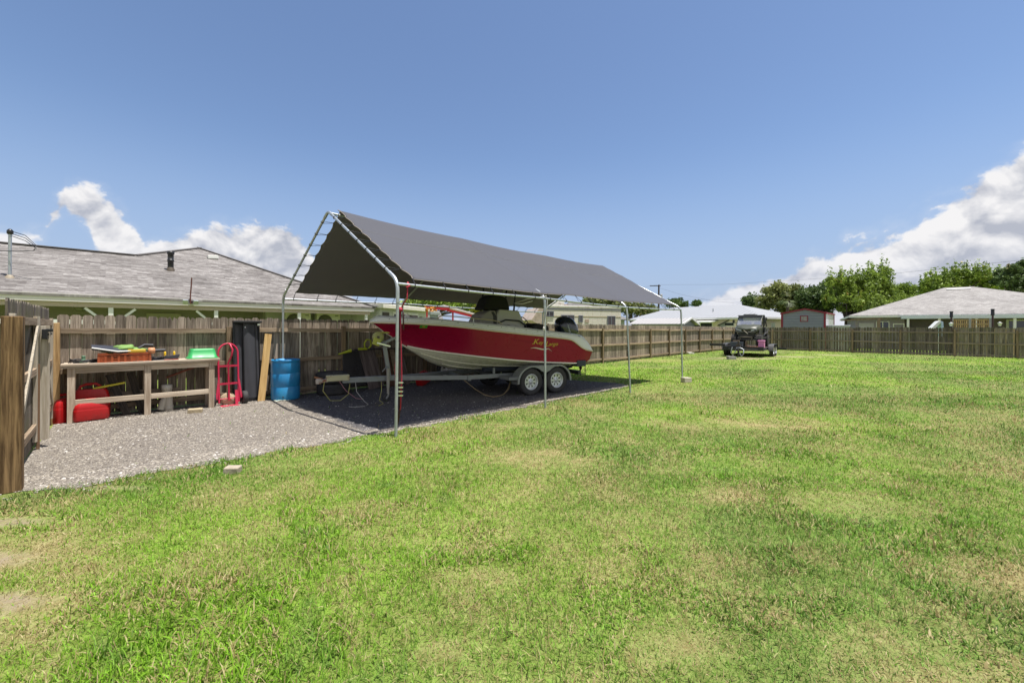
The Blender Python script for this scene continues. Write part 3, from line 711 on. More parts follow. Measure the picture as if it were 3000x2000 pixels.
# camera-like round fitting and floodlights on the fascia
MB().lathe([(.0, .0), (.055, .0), (.055, .03), (.03, .035), (0, .02)], (4.05 - .35, -.062, 2.36), (0, -1, 0), n=14).build('outlet_cover', mat('dark_red_plastic', (.06, .03, .03), .4), hs)
fm = thing('antenna_mast', 'thin red and black antenna mast with two grey floodlights at the eave', 'mast', EM @ V((3.66, -.1, 2.3)), EA)
MB().tube([(0, 0, 0), (0, 0, .25), (.02, 0, .55), (.03, 0, .8)], .018, 8).build('rod', mat('red_black_rod', (.12, .04, .03), .6, var=.5, vscale=20), fm)
for s in (-1, 1): MB().box((s * .12, -.06, .05), (.13, .08, .13), (.3, 0, s * .2)).build('floodlight', GALV, fm, bevel=.01)
for k, (x, c) in enumerate(((6.9, 'pale cream wall air conditioner with its fan half hidden by the porch post'), (8.0, 'pale cream wall air conditioner with full round fan grille, right one'))):
    ac = thing('air_conditioner', c, 'air conditioner', EM @ V((x, .82, .27)), EA, 'air conditioners on the house wall')
    ACP = mat('cream_metal', (.60, .60, .46), .5, var=.04)
    MB().lo((-.42, -.16, 1.15), (.46, .16, 1.92)).build('casing', ACP, ac, bevel=.02)
    q = MB()
    q.lathe([(.0, .0), (.25, .0), (.25, .012), (.27, .012), (.27, -.01)], (-.12, -.165, 1.56), (0, -1, 0), n=28).build('fan_grille', mat('fan_dark', (.07, .065, .05), .6), ac)
    MB().lo((.26, -.166, 1.78), (.38, -.16, 1.81)).build('badge', mat('badge_grey', (.15, .15, .15), .5), ac)
    for s in (-.3, .34): MB().lo((s - .02, -.14, .0), (s + .02, .14, 1.15)).build('bracket', GALV, ac)

# lower wing beyond it
wa = V((-5.45, 16.75, 0)); wb = V((-4.25, 20.6, 0)); wv = wb - wa
wg = thing('outbuilding', 'pale grey walled wing with a flat white roof edge behind the bow of the boat', 'outbuilding', wa, math.atan2(wv.y, wv.x))
L = wv.length
MB().lo((0, 0, 0), (L, 3.5, 2.42)).build('wall', mat('grey_white_wall', (.50, .51, .49), .8, var=.08), wg)
MB().lo((-.15, -.25, 2.42), (L + .2, 3.7, 2.56)).build('roof_edge', mat('tan_white', (.70, .66, .56), .6), wg)
MB().lo((-.1, -.2, 2.562), (L + .15, 3.6, 2.60)).build('roof', WHITE, wg)
for x0_, x1_ in ((.95, L - 1.1),):
    q = MB().lo((x0_ - .06, -.03, 1.72), (x1_ + .06, -.004, 2.30)).build('window', WHITE, wg); MB().lo((x0_, -.04, 1.76), (x1_, -.032, 2.20)).build('pane', DARKGLASS, q)
MB().lo((.15, -.03, 0), (.6, -.004, 2.25)).build('door', mat('dark_door', (.05, .035, .03), .6), wg)

# metal roofed house -----------------------------------------------------------
def metal_roof(name, col, ribs=0.30, amp=1.0):
    if name in MATS: return MATS[name]
    m, t, b = principled(name); uv = t.add('ShaderNodeUVMap'); uv.uv_map = 'UVMap'
    sp = t.add('ShaderNodeSeparateXYZ', i_0=uv.outputs[0]); fr = t.math('FRACT', t.math('DIVIDE', sp.outputs[0], ribs))
    k = t.math('MULTIPLY', t.ss(fr, 0.0, 0.10), t.ss(fr, 0.2, 0.12))
    k2 = t.ss(t.math('ABSOLUTE', t.math('SUBTRACT', fr, 0.22)), 0.03, 0.16, 1, 0)
    c = t.mix(t.math('MULTIPLY', k2, 0.5), col, tuple(x * .40 for x in col))
    c = t.mix(t.ss(t.noise(uv.outputs[0], .8, 5, .7), .45, .7, 0, .22), c, tuple(x * .7 for x in col))
    t.put(b.inputs['Base Color'], c); b.inputs['Roughness'].default_value = .45
    bp = t.add('ShaderNodeBump'); bp.inputs['Strength'].default_value = amp; bp.inputs['Distance'].default_value = .04; t.put(bp.inputs['Height'], k); t.put(b.inputs['Normal'], bp.outputs[0])
    MATS[name] = m; return m
mh = thing('house', 'cream house with a white ribbed metal hip roof behind the corner of the fence', 'house', (0, 0, 0))
A = V((15.0, 52.6, 2.82)); B = V((23.6, 38.2, 2.82)); C_ = V((27.4, 40.9, 2.82)); Rg0 = at(1938, 904, 55.2); Rg1 = at(2149, 891, 44.3)
Rg0.z = Rg1.z = 4.36
dm = (B - A).normalized(); nm = V((-dm.y, dm.x, 0)); nm = nm if nm.y > 0 else -nm
# keep the ridge parallel to the front eave
Rg0 = A + dm * 3.2 + nm * 4.6; Rg0.z = 4.36; Rg1 = B - dm * 4.9 + nm * 4.6; Rg1.z = 4.36
D = A + nm * 9.2; E_ = B + nm * 9.2
roof('roof', [([A, B, Rg1, Rg0], dm), ([B, E_, Rg1], nm), ([E_, D, Rg0, Rg1], dm), ([D, A, Rg0], nm)], metal_roof('white_metal_roof', (.36, .365, .37), .46), mh, .06)
def wallq(a, b, h0, h1, th, name, m, parent):
    a, b = V(a), V(b); d = (b - a).normalized(); n_ = V((-d.y, d.x, 0)) * th
    return MB().prism([(a.x, a.y, h0), (b.x, b.y, h0), (b.x, b.y, h1), (a.x, a.y, h1)], n_).build(name, m, parent)
inn = 0.5
a_ = A + dm * inn + nm * inn; b_ = B - dm * inn + nm * inn; e_ = E_ - dm * inn - nm * inn
CW = mat('cream_stucco', (.78, .68, .58), .85, var=.04)
wallq(a_, b_, 0, 2.78, .2, 'wall', CW, mh); wallq(b_, e_, 0, 2.78, .2, 'wall', CW, mh)
for a, b in ((A, B), (B, E_)):
    d = (b - a).normalized(); MB().beam((a.x, a.y, 2.72), (b.x, b.y, 2.72), .05, .16).build('fascia', WHITE, mh)
def wpatch(parent, a, d, t0, t1, z0_, z1_, out, m, name='window'):
    p = a + d * t0; q_ = a + d * t1; n_ = V((d.y, -d.x, 0)) * out
    return MB().prism([(p.x, p.y, z0_), (q_.x, q_.y, z0_), (q_.x, q_.y, z1_), (p.x, p.y, z1_)], n_).build(name, m, parent)
q = wpatch(mh, a_, dm, 8.2, 11.0, .9, 2.35, .05, WHITE); wpatch(q, a_, dm, 8.3, 9.5, .95, 2.28, .06, DARKGLASS, 'pane'); wpatch(q, a_, dm, 9.6, 10.9, .95, 2.28, .06, DARKGLASS, 'pane')
q = wpatch(mh, a_, dm, 12.2, 13.3, 1.95, 2.32, .05, WHITE); wpatch(q, a_, dm, 12.25, 13.25, 2.0, 2.27, .06, DARKGLASS, 'pane')
q = wpatch(mh, b_, nm, 2.0, 2.7, 1.3, 2.3, .05, WHITE); wpatch(q, b_, nm, 2.07, 2.63, 1.36, 2.24, .06, mat('pale_blind', (.5, .55, .5), .5), 'pane')
q = wpatch(mh, b_, nm, 5.0, 5.7, 1.3, 2.3, .05, WHITE); wpatch(q, b_, nm, 5.07, 5.63, 1.36, 2.24, .06, MATS['pale_blind'], 'pane')
p = a_ + dm * 7.6; MB().prism([(p.x, p.y, 2.46), (p.x + dm.x * 4, p.y + dm.y * 4, 2.46), (p.x + dm.x * 4 - nm.x * 1.6, p.y + dm.y * 4 - nm.y * 1.6, 2.3), (p.x - nm.x * 1.6, p.y - nm.y * 1.6, 2.3)], (0, 0, .1)).build('awning', WHITE, mh)
p = A.lerp(B, .62) + nm * 2.2; p.z = 2.82 + 1.54 * 2.2 / 4.6
MB().tube([p, p + V((0, 0, .32))], .06, 8).build('vent', GALV, mh)

# low shed with streaked metal roof, just behind the fence
sa = at(1852, 947, 30.5); sb = at(1992, 947, 28.2); sd = (sb - sa); sd.z = 0; SL = sd.length; sd.normalize()
sh = thing('shed', 'low grey shed with a streaked old metal roof in front of the white roofed house', 'shed', (sa.x, sa.y, 0), math.atan2(sd.y, sd.x))
OM = metal_roof('streaked_metal_roof', (.44, .42, .40), .25)
roof('roof', [([(-.2, -.2, 1.98), (SL + .3, -.2, 1.98), (SL + .3, 1.6, 2.42), (-.2, 1.6, 2.42)], (1, 0, 0)), ([(-.2, 3.4, 1.98), (SL + .3, 3.4, 1.98), (SL + .3, 1.6, 2.42), (-.2, 1.6, 2.42)], (1, 0, 0))], OM, sh, .05)
GW = mat('grey_siding', (.34, .36, .37), .7, var=.06)
MB().lo((0, 0, 0), (SL, 3.2, 1.95)).build('wall', GW, sh)
MB().prism([(SL + .001, 0, 1.95), (SL + .001, 3.2, 1.95), (SL + .001, 1.6, 2.34)], (.05, 0, 0)).build('gable', GW, sh)
MB().lo((SL + .002, .5, 0), (SL + .06, .9, 1.6)).build('door', mat('blue_grey', (.2, .25, .3), .6), sh)
for a, b in (((SL + .3, -.2, 1.97), (SL + .3, 1.6, 2.41)), ((SL + .3, 3.4, 1.97), (SL + .3, 1.6, 2.41))): MB().beam(a, b, .05, .12).build('rake_board', WHITE, sh)

# grey gable shed with black roof edges, behind the utility vehicle
gs = thing('shed', 'grey gabled shed with dark roof edges and a spoked gable window behind the utility vehicle', 'shed', (at(2155, 948, 41.5).x, 41.5, 0), R(-18))
MB().lo((-1.45, 0, 0), (2.2, 3.2, 2.15)).build('wall', GW, gs)
MB().prism([(-1.4, -.001, 2.15), (2.2, -.001, 2.15), (.1, -.001, 2.98)], (0, .1, 0)).build('gable', GW, gs)
roof('roof', [([(-1.6, -.25, 2.05), (-1.6, 3.4, 2.05), (.1, 3.4, 3.05), (.1, -.25, 3.05)], (0, 1, 0)), ([(2.4, -.25, 2.05), (2.4, 3.4, 2.05), (.1, 3.4, 3.05), (.1, -.25, 3.05)], (0, 1, 0))], mat('black_roof', (.045, .043, .043), .8), gs, .07)
q = MB()
for k in range(7):
    a = PI * k / 6; q.beam((.1, -.03, 2.42), (.1 + .42 * math.cos(a), -.03, 2.42 + .3 * math.sin(a)), .02, .05)
q.tube([(.1 + .45 * math.cos(PI * k / 10), -.03, 2.42 + .32 * math.sin(PI * k / 10)) for k in range(11)], .03, 6); q.build('gable_window', MATS['dark_door'], gs)
MB().lo((.08, -.02, 0), (.11, -.001, 2.4)).build('door', MATS['dark_door'], gs)

# grey lap-sided metal shed with dark red trim
l0 = at(2291, 914, 35.5); l1 = V((l0.x + 2.11, 35.5 - 2.133, 0)); sd = V((l1.x - l0.x, l1.y - l0.y, 0)); SL = sd.length
ms = thing('shed', 'blue grey lap sided metal shed with dark red trim behind the right fence', 'shed', (l0.x, l0.y, 0), math.atan2(sd.y, sd.x))
def siding(name, col, pitch):
    if name in MATS: return MATS[name]
    m, t, b = principled(name); tc = t.add('ShaderNodeTexCoord'); sp = t.add('ShaderNodeSeparateXYZ', i_0=tc.outputs['Object'])
    fr = t.math('FRACT', t.math('DIVIDE', sp.outputs[2], pitch)); k = t.ss(fr, 0.0, .14, 1, 0)
    c = t.mix(t.math('MULTIPLY', k, .75), col, tuple(x * .3 for x in col)); c = t.mix(t.ss(t.noise(tc.outputs['Object'], 1.2, 4, .6), .45, .7, 0, .25), c, tuple(x * .7 for x in col))
    t.put(b.inputs['Base Color'], c); b.inputs['Roughness'].default_value = .55
    bp = t.add('ShaderNodeBump'); bp.inputs['Strength'].default_value = .8; bp.inputs['Distance'].default_value = .02; t.put(bp.inputs['Height'], fr); t.put(b.inputs['Normal'], bp.outputs[0])
    MATS[name] = m; return m
RED = mat('dark_red_trim', (.22, .012, .03), .5, var=.05)
MB().lo((0, 0, 0), (SL, 4.6, 3.05)).build('wall', siding('lap_siding_blue_grey', (.215, .225, .285), .23), ms)
MB().prism([(0, -.002, 3.05), (SL, -.002, 3.05), (SL * .55, -.002, 3.38)], (0, 4.6, 0)).build('gable', MATS['lap_siding_blue_grey'], ms)
MB().lo((SL + .001, .02, 0), (SL + .03, 4.58, 3.05)).build('side_wall', siding('lap_siding_white', (.66, .67, .68), .23), ms)
for x in (0.0, SL): MB().lo((x - .07, -.05, 0), (x + .07, -.004, 3.1)).build('corner_trim', RED, ms)
MB().lo((SL + .032, 4.45, 0), (SL + .07, 4.65, 3.05)).build('corner_trim', RED, ms)
roof('roof', [([(-.12, -.12, 3.06), (SL * .55, -.12, 3.42), (SL * .55, 4.7, 3.42), (-.12, 4.7, 3.06)], (0, 1, 0)), ([(SL + .12, -.12, 3.06), (SL * .55, -.12, 3.42), (SL * .55, 4.7, 3.42), (SL + .12, 4.7, 3.06)], (0, 1, 0))], RED, ms, .12)
q = window(ms, (SL * .53, -.02, 2.55), .55, .5, fm=RED, m=mat('picture_pane', (.28, .25, .25), .4, var=.5, vscale=5), mull=0)

# house on the right with a hip roof ----------------------------------------
rh = thing('house', 'grey house with a wide pale shingle hip roof and covered porch at the right edge', 'house', (29.9, 36.0, 0), math.atan2(-6, 8))
RL = shingle('pale_shingle', (.24, .225, .215), (.33, .315, .30), (.40, .385, .365), width=.22, course=.12)
L = 11.4; Dp = 8.0; ez = 2.90; rz_ = 5.62; r0 = 7.3; r1 = 9.1
roof('roof', [([(0, -.05, ez), (L + 5, -.05, ez), (r1, Dp, rz_), (r0, Dp, rz_)], (1, 0, 0)), ([(0, -.05, ez), (r0, Dp, rz_), (0, 16, ez)], (0, 1, 0)), ([(L + 5, -.05, ez), (L + 5, 16, ez), (r1, Dp, rz_)], (0, 1, 0)), ([(0, 16, ez), (L + 5, 16, ez), (r1, Dp, rz_), (r0, Dp, rz_)], (1, 0, 0))], RL, rh, .08)
MB().lo((0, -.08, 2.70), (L + 5, -.04, 2.86)).build('fascia', WHITE, rh); MB().lo((-.04, 0, 2.70), (.0, 16, 2.86)).build('fascia', WHITE, rh)
MB().lo((3.35, -.42, 2.56), (L + 5, -.085, 2.84)).build('porch_fascia', mat('blue_white_paint', (.60, .66, .72), .5), rh)
TA = mat('taupe_wall', (.21, .18, .20), .85); LG = mat('lilac_grey_wall', (.30, .265, .32), .85)
MB().lo((.5, .9, 0), (3.7, 1.1, 2.72)).build('wall', LG, rh); MB().lo((3.7, 2.4, 0), (L + 5, 2.6, 2.72)).build('wall', TA, rh); MB().lo((3.65, 1.1, 0), (3.75, 2.4, 2.72)).build('wall', TA, rh)
MB().lo((.5, 1.1, 0), (.6, 15.4, 2.72)).build('wall', LG, rh)
MB().lo((3.7, -.3, 2.55), (L + 5, 2.4, 2.60)).build('soffit', mat('soffit_grey', (.3, .29, .28), .8), rh)
window(rh, (2.33, .86, 1.85), .85, 1.05, mull=1)
q = MB().lo((2.98, .84, 0), (3.7, .896, 2.2)).build('door', WHITE, rh); MB().lo((3.05, .82, 0), (3.63, .838, 2.1)).build('door_leaf', mat('lilac_door', (.24, .22, .25), .6), q)
MB().lo((.75, .84, .3), (1.75, .896, 2.25)).build('garage_door', mat('lilac_panel', (.42, .40, .44), .6), rh)
for x in (3.77, 5.57, 7.57, 9.48): MB().lo((x - .07, -.33, 0), (x + .07, -.19, 2.55)).build('porch_post', WHITE, rh)
q = MB().lo((9.7, 2.30, 0), (12.2, 2.396, 2.5)).build('sliding_door', WHITE, rh); MB().lo((9.85, 2.28, .1), (12.1, 2.298, 2.38)).build('pane', DARKGLASS, q)
q = at(2806, 846, 36.6); nn = V((.6, .8, 0))
lx = (q.x - 29.9) * .8 - (q.y - 36) * .6; 
MB().box((8.05, 7.2, ez + .34 * 7.2 + .06), (1.5, .22, .06), (.328, 0, 0)).build('skylight', WHITE, rh)
# ------------------------------------------------------------------ carport
def wpart(mb, name, m, root, **k):
    """a part modelled in world coordinates under an unrotated root"""
    o = mb.build(name, m, root, **k); o.location = -root.matrix_basis.translation if root.parent is None else (0, 0, 0); return o
CP_N = [V((-1.70, 5.96, 0)), V((0.68, 8.19, 0)), V((2.985, 10.2, 0)), V((5.22, 12.4, 0))]
CP_NE = [V((-1.685, 5.97, 2.30)), V((0.66, 8.19, 2.26)), V((2.88, 10.2, 2.19)), V((5.17, 12.4, 2.25))]
t1 = ft(829, .09)
CP_F = [fl(t1 + 3.07 * k, .09) for k in range(4)]
CP_FE = [p + V((0, 0, z)) for p, z in zip(CP_F, (2.30, 2.33, 2.30, 2.28))]
PK = [(a + b) / 2 for a, b in zip(CP_NE, CP_FE)]
for p, z in zip(PK, (3.80, 3.72, 3.69, 3.74)): p.z = z
cpt = thing('carport', 'galvanised pipe carport with a sagging dark grey canopy over the red boat', 'carport', (CP_N[0] + CP_F[3]) / 2)
def fillet(p, a, b, r=0.16, k=5):
    """a rounded corner at p on the way from a to b"""
    u = (a - p).normalized(); w_ = (b - p).normalized(); A = p + u * r; B = p + w_ * r
    return [A.lerp(p, i / k).lerp(p.lerp(B, i / k), i / k) for i in range(k + 1)]
PR = 0.0225
LEGM = mat('weathered_galvanised', (0.40, 0.43, 0.44), .5, metal=.55, var=.14, vscale=18, dirt=(.30, .30, .24), dscale=6, damt=(.5, .8))
for i in range(4):
    for foot, e in ((CP_N[i], CP_NE[i]), (CP_F[i], CP_FE[i])):
        c = fillet(e, foot, PK[i])
        wpart(MB().tube([foot + V((0, 0, -.02)), foot.lerp(e, .5), c[0] - (e - foot).normalized() * .1], PR, 12), 'leg', LEGM, cpt)
        wpart(MB().tube([c[0] - (e - foot).normalized() * .16] + c + [c[-1] + (PK[i] - e).normalized() * .12], PR * 1.22, 12), 'elbow', GALV, cpt)
        wpart(MB().tube([c[-1] + (PK[i] - e).normalized() * .1, PK[i] + (e - PK[i]).normalized() * .12], PR, 12), 'rafter', GALV, cpt)
    wpart(MB().tube([PK[i] + (CP_NE[i] - PK[i]).normalized() * .2] + fillet(PK[i], CP_NE[i], CP_FE[i], .1) + [PK[i] + (CP_FE[i] - PK[i]).normalized() * .2], PR * 1.22, 12), 'elbow', GALV, cpt)
for i in range(3):
    for row in (CP_NE, CP_FE, PK):
        d = V((0, 0, -.03)) if row is PK else V((0, 0, -.045))
        a, b = row[i] + d, row[i + 1] + d
        wpart(MB().tube([a, a.lerp(b, .5) + V((0, 0, -.012)), b], PR * .95, 12), 'side_rail' if row is not PK else 'ridge_pipe', GALV, cpt)

def polyl(row, s):
    """a point s (0..3 bays) along a row of joints"""
    i = min(2, max(0, int(s))); return row[i].lerp(row[i + 1], s - i)
NU, NV = 120, 24
def canopy(edge_row, near):
    P = []
    for iu in range(NU + 1):
        row = []
        for iv in range(NV + 1):
            v_ = iv / NV
            gap0 = (.075 + .03 * v_) if near else .088
            sc = (.0075 if near else .0045) * abs(math.sin(PI * v_ * 8.0)) * (1 if 0 < v_ < 1 else 0)
            s0 = gap0 - .018 + sc * 1.9; s1 = 2.985 - .010 * abs(math.sin(PI * v_ * 7))
            s = s0 + (s1 - s0) * iu / NU
            a = polyl(PK, s) + V((0, 0, .035)); b = polyl(edge_row, s)
            # the eave edge stops short of the rail and is scalloped between its cords
            dn = (b - a); Ln = dn.length
            vend = 1 - (.035 if near else .075) / Ln * 1.0 - (.030 + .02 * (s > 1.9)) / Ln * abs(math.sin(PI * s * 6.0)) - (.115 / Ln * min(1, max(0, (s - 1.02) / .3)) if near else 0.02)
            p = a.lerp(b, v_ * vend) + V((0, 0, .028))
            fr = s - math.floor(s)
            p.z -= .030 * math.sin(PI * fr) * (1 - v_)
            p.z -= 0.055 * math.sin(PI * v_) * math.sin(PI * fr) * 1.6
            p.z -= .010 * abs(math.sin(PI * s * 6.0)) * v_ ** 4 + .02 * math.sin(s * 23 + v_ * 6) * math.sin(PI * v_) * mnoise.noise(V((s * 2, v_ * 3, 1)))
            p.z -= .012 * math.sin(v_ * 9 + s * 5) * math.sin(PI * v_)
            row.append(p)
        P.append(row)
    return P
TARP = mat('canopy_fabric', (0.071, 0.073, 0.087), .8, var=.06, vscale=2.5, bump=.12, bscale=260, spec=.25)
wob = []
for row, near in ((CP_NE, True), (CP_FE, False)):
    P = canopy(row, near); wob.append(P)
mb = MB(); secs = [[q for q in reversed(wob[1][i])] + wob[0][i][1:] for i in range(NU + 1)]
mb.loft(secs); can = wpart(mb, 'canopy', TARP, cpt, solid=.004)
nt = NT(TARP.node_tree); tl_ = nt.add('ShaderNodeBsdfTranslucent'); tl_.inputs[0].default_value = (.085, .076, .066, 1); ad = nt.add('ShaderNodeAddShader'); nt.l.new(nt.n['Principled BSDF'].outputs[0], ad.inputs[0]); nt.l.new(tl_.outputs[0], ad.inputs[1]); nt.l.new(ad.outputs[0], nt.n['Material Output'].inputs[0])   # woven cloth lets a little daylight through
EDGE = mat('canopy_hem', (.20, .17, .14), .8, var=.1)
for P, near in zip(wob, (1, 0)):
    q = MB().tube([p + V((0, 0, .003)) for p in P[0]], .009, 6); q.tube([P[i][NV] for i in range(0, NU + 1)], .007, 6); wpart(q, 'hem', EDGE, cpt)
q = MB(); iv = 7
q.tube([wob[0][i][iv] + V((0, 0, .004)) for i in range(0, NU + 1, 2)], .004, 5); wpart(q, 'seam', mat('seam_thread', (.20, .20, .21), .8), cpt)
for iu in (38, 80):
    q = MB().tube([p + V((0, 0, .001)) for p in wob[0][iu]], .0035, 5); wpart(q, 'seam', TARP, cpt)
def bungee(p, c, ax):
    """cord from the canopy edge p round the pipe centred near c, plus a ball"""
    q = MB(); ax = ax.normalized(); d = (c - p).normalized(); u = ax.cross(d).normalized(); r = PR + .008
    q.tube([p, c + u * r, c + d * r, c - u * r, p], .0042, 5, closed=True); q.tube([c + (u * math.cos(a) + d * math.sin(a)) * r for a in [k * PI / 4 for k in range(8)]], .005, 5, closed=True)
    q.blob(p + V((0, 0, .004)), (.014, .014, .014), n=1, amp=0); return wpart(q, 'bungee_cord', BLACKP, cpt)
for row, P in ((CP_NE, wob[0]), (CP_FE, wob[1])):
    for k in range(1, 8):
        iv = int(round(k / 8 * NV)); p = P[0][iv]; a, b = PK[0], row[0]
        d = (b - a).normalized(); c = a + d * (p - a).dot(d); bungee(p, c, d)
    for k in range(0, 18):
        iu = min(NU, int(round((k + .0) / 17.9 * NU))); p = P[iu][NV]
        s = min(2.98, .06 + (2.985 - .06) * iu / NU); i = min(2, int(s)); a, b = row[i] + V((0, 0, -.045)), row[i + 1] + V((0, 0, -.045)); d = (b - a).normalized(); c = a + d * (p - a).dot(d)
        bungee(p, c, d)

# things hung on and standing by the carport legs
RS_ = mat('red_webbing', (.34, .012, .035), .7, var=.2, vscale=30); DKS = mat('dark_webbing', (.055, .02, .022), .8)
a = CP_NE[0] + (CP_NE[1] - CP_NE[0]).normalized() * .16
st = thing('ratchet_strap', 'long red webbing straps hanging knotted beside the nearest carport leg', 'strap', (a.x, a.y, 0))
kn = at(1172, 907, 6.03); ft_ = gp(1162, 1262, .02)
def ribbon(pts, w, wd):
    q = MB(); pts = [V(p) for p in pts]; L_ = [[p - V(wd) * w / 2 - V((0, .001, 0)), p + V(wd) * w / 2 - V((0, .001, 0))] for p in pts]
    q.loft(L_, smooth=True); return q
wd = (.9, .3, 0)
wpart(ribbon([a + V((0, 0, .0)), a + V((.0, -.02, -.25)), kn], .017, wd), 'strap', RS_, st, solid=.003)
wpart(MB().tube([a + V((-.03, 0, -.06)), a + V((0, .03, -.01)), a + V((.03, 0, -.06)), a + V((0, -.03, -.09))], .014, 6, closed=True), 'loop', RS_, st)
wpart(ribbon([kn, kn + V((.015, 0, -.45)), kn + V((.03, 0, -1.0)), kn + V((.02, -.02, -1.45)), ft_ + V((.0, 0, .02))], .017, wd), 'strap', RS_, st, solid=.003)
wpart(ribbon([kn, kn + V((-.035, .01, -.4)), kn + V((-.075, .02, -.85)), kn + V((-.06, .0, -1.3)), ft_ + V((-.015, 0, .01))], .017, wd), 'strap', RS_, st, solid=.003)
wpart(ribbon([kn, kn + V((.0, .02, -.5)), kn + V((-.01, .03, -1.0)), kn + V((.0, .0, -1.5)), ft_], .034, wd), 'strap', DKS, st, solid=.003)
wpart(ribbon([kn + V((.02, -.01, 0)), kn + V((.05, -.01, -.05)), kn + V((.055, -.01, -.3))], .022, wd), 'strap', DKS, st, solid=.003)
wpart(MB().blob(kn, (.04, .035, .035), 3, .35), 'knot', RS_, st)
q = MB()
for z in (0, .07, .13, .19): q.box(kn + V((.02, -.025, -1.08 - z)), (.075, .03, .022)); 
wpart(q, 'buckle', mat('bright_steel', (.7, .7, .72), .25, metal=.9), st)
b4 = CP_N[3]
MB().box((0, 0, .075), (.26, .19, .15), (0, .03, 0)).build('concrete_block', mat('cream_block', (.46, .41, .33), .95, var=.25, vscale=14, bump=.6, bscale=50), bevel=.012)
o = bpy.data.objects['concrete_block']; o.location = b4 + V((0.06, -.13, 0)); o.rotation_euler = (0, 0, .3); tag(o, 'cream concrete block at the foot of the farthest carport leg', 'block')
p2 = CP_NE[1]
rp = thing('rope', 'thin pale rope looped down the second carport leg from the near left', 'rope', (p2.x, p2.y, 0))
wpart(MB().tube([p2 + V((-.25, -.03, -.10)), p2 + V((-.45, 0, -.16)), p2 + V((-.62, 0, -.15)), p2 + V((-.35, -.02, -.06)), p2 + V((.03, -.035, 0.0)), p2 + V((.05, -.02, -.1)), p2 + V((.03, -.03, -.35)), p2 + V((-.02, -.03, -.6)), p2 + V((-.012, -.035, -.66))], .008, 6), 'cord', mat('rope_white', (.52, .50, .46), .9), rp)
wpart(MB().blob(p2 + V((-.02, -.035, -.66)), (.022, .022, .05), 2), 'knot', MATS['rope_white'], rp)

# ------------------------------------------------------------------ boat
BA = R(32); BU = V((math.cos(BA), math.sin(BA), 0)); BOW = V((-.10, 10.63, 0)) - BU * 3.51
BZ = 0.0
ORG = BOW + BU * 2.7
bt = thing('boat', 'red centre console motorboat with grey white gunwale on its trailer under the canopy', 'boat', ORG + V((0, 0, BZ)), BA)
def itp(pts):
    X = [p[0] for p in pts]; Yv = [p[1] for p in pts]; return lambda s: float(np.interp(s, X, Yv))
zk = itp([(0, 1.722), (.03, 1.72), (.15, 1.64), (.3, 1.523), (.52, 1.378), (.8, 1.153), (1.0, 1.02), (1.16, .921), (1.34, .81), (1.52, .733), (1.7, .67), (1.89, .62), (2.2, .575), (2.62, .547), (4, .53), (5.3, .53)])
zc0 = itp([(.72, 1.205), (1.0, 1.13), (1.41, 1.056), (2.16, .953), (3.02, .849), (3.92, .764), (4.9, .70), (5.25, .70), (5.42, .78)])
zr = itp([(0, 1.722), (.4, 1.712), (.85, 1.697), (1.38, 1.663), (1.95, 1.607), (2.4, 1.552), (3.2, 1.477), (3.9, 1.416), (4.55, 1.352), (4.70, 1.325), (4.82, 1.27), (4.95, 1.19), (5.08, 1.11), (5.22, 1.06), (5.45, 1.02)])
zt = itp([(0, 1.76), (.16, 1.848), (.74, 1.83), (1.41, 1.80), (2.08, 1.738), (2.95, 1.672), (3.97, 1.565), (4.9, 1.475), (5.1, 1.44), (5.22, 1.37), (5.35, 1.25), (5.45, 1.10)])
def bb(s): return 1.12 * (1 - max(0, 1 - s / 3.2) ** 2.2) * (1 if s < 4.6 else 1 - .03 * (s - 4.6)) + .012
def bc(s): return 0.90 * bb(s) * min(1, max(0, (s - .70) / 1.7)) ** .62
ST = [0, .05, .12, .2, .3, .42, .55, .68, .8, .95, 1.1, 1.25, 1.4, 1.6, 1.8, 2.05, 2.3, 2.6, 2.95, 3.3, 3.7, 4.1, 4.4, 4.6, 4.72, 4.82, 4.92, 5.02, 5.12, 5.22, 5.3, 5.4, 5.45]
def L3(s, y, z): return (s - 2.7, y, z)
bot, sid, hullw = [], [], {}
for s in ST:
    k = zk(min(s, 5.3)); c = max(zc0(s), k + 0.0) if s > .72 else k; yb = bc(s) if s > .72 else 0.0
    if s <= 5.3: bot.append([L3(s, -yb * v_, k + (c - k) * (v_ ** 1.12) - .02 * math.sin(PI * v_)) for v_ in (1, .83, .66, .5, .33, .16, 0)] + [L3(s, yb * v_, k + (c - k) * (v_ ** 1.12) - .02 * math.sin(PI * v_)) for v_ in (.16, .33, .5, .66, .83, 1)])
    pw = 1 + .95 * max(0, 1 - s / 3.0)
    def prof(sg): return [L3(s, sg * (yb + (bb(s) - yb) * (w_ ** pw) ), c + (zr(s) - c) * w_) for w_ in (0, .12, .25, .4, .55, .7, .85, 1)]
    sid.append((prof(-1), prof(1)))
    hullw[s] = [(zr(s) * w_ + c * (1 - w_), yb + (bb(s) - yb) * w_ ** pw) for w_ in np.linspace(0, 1, 9)]
HB = mat('hull_cream', (.72, .69, .60), .28, var=.05, coat=.3, dirt=(.50, .46, .37), dscale=1.6, damt=(.55, .8))
HR = mat('hull_red', (.25, .003, .032), .30, var=.03, coat=.10, spec=.28)
CAPM = mat('gunwale_white', (.64, .655, .63), .3, var=.05, coat=.2)
MB().loft(bot).build('hull_bottom', HB, bt)
q = MB(); q.loft([a for a, b in sid]); q.loft([b for a, b in sid]); q.add(sid[-1][0] + sid[-1][1][::-1], [tuple(range(16))], False); q.build('hull_side', HR, bt)
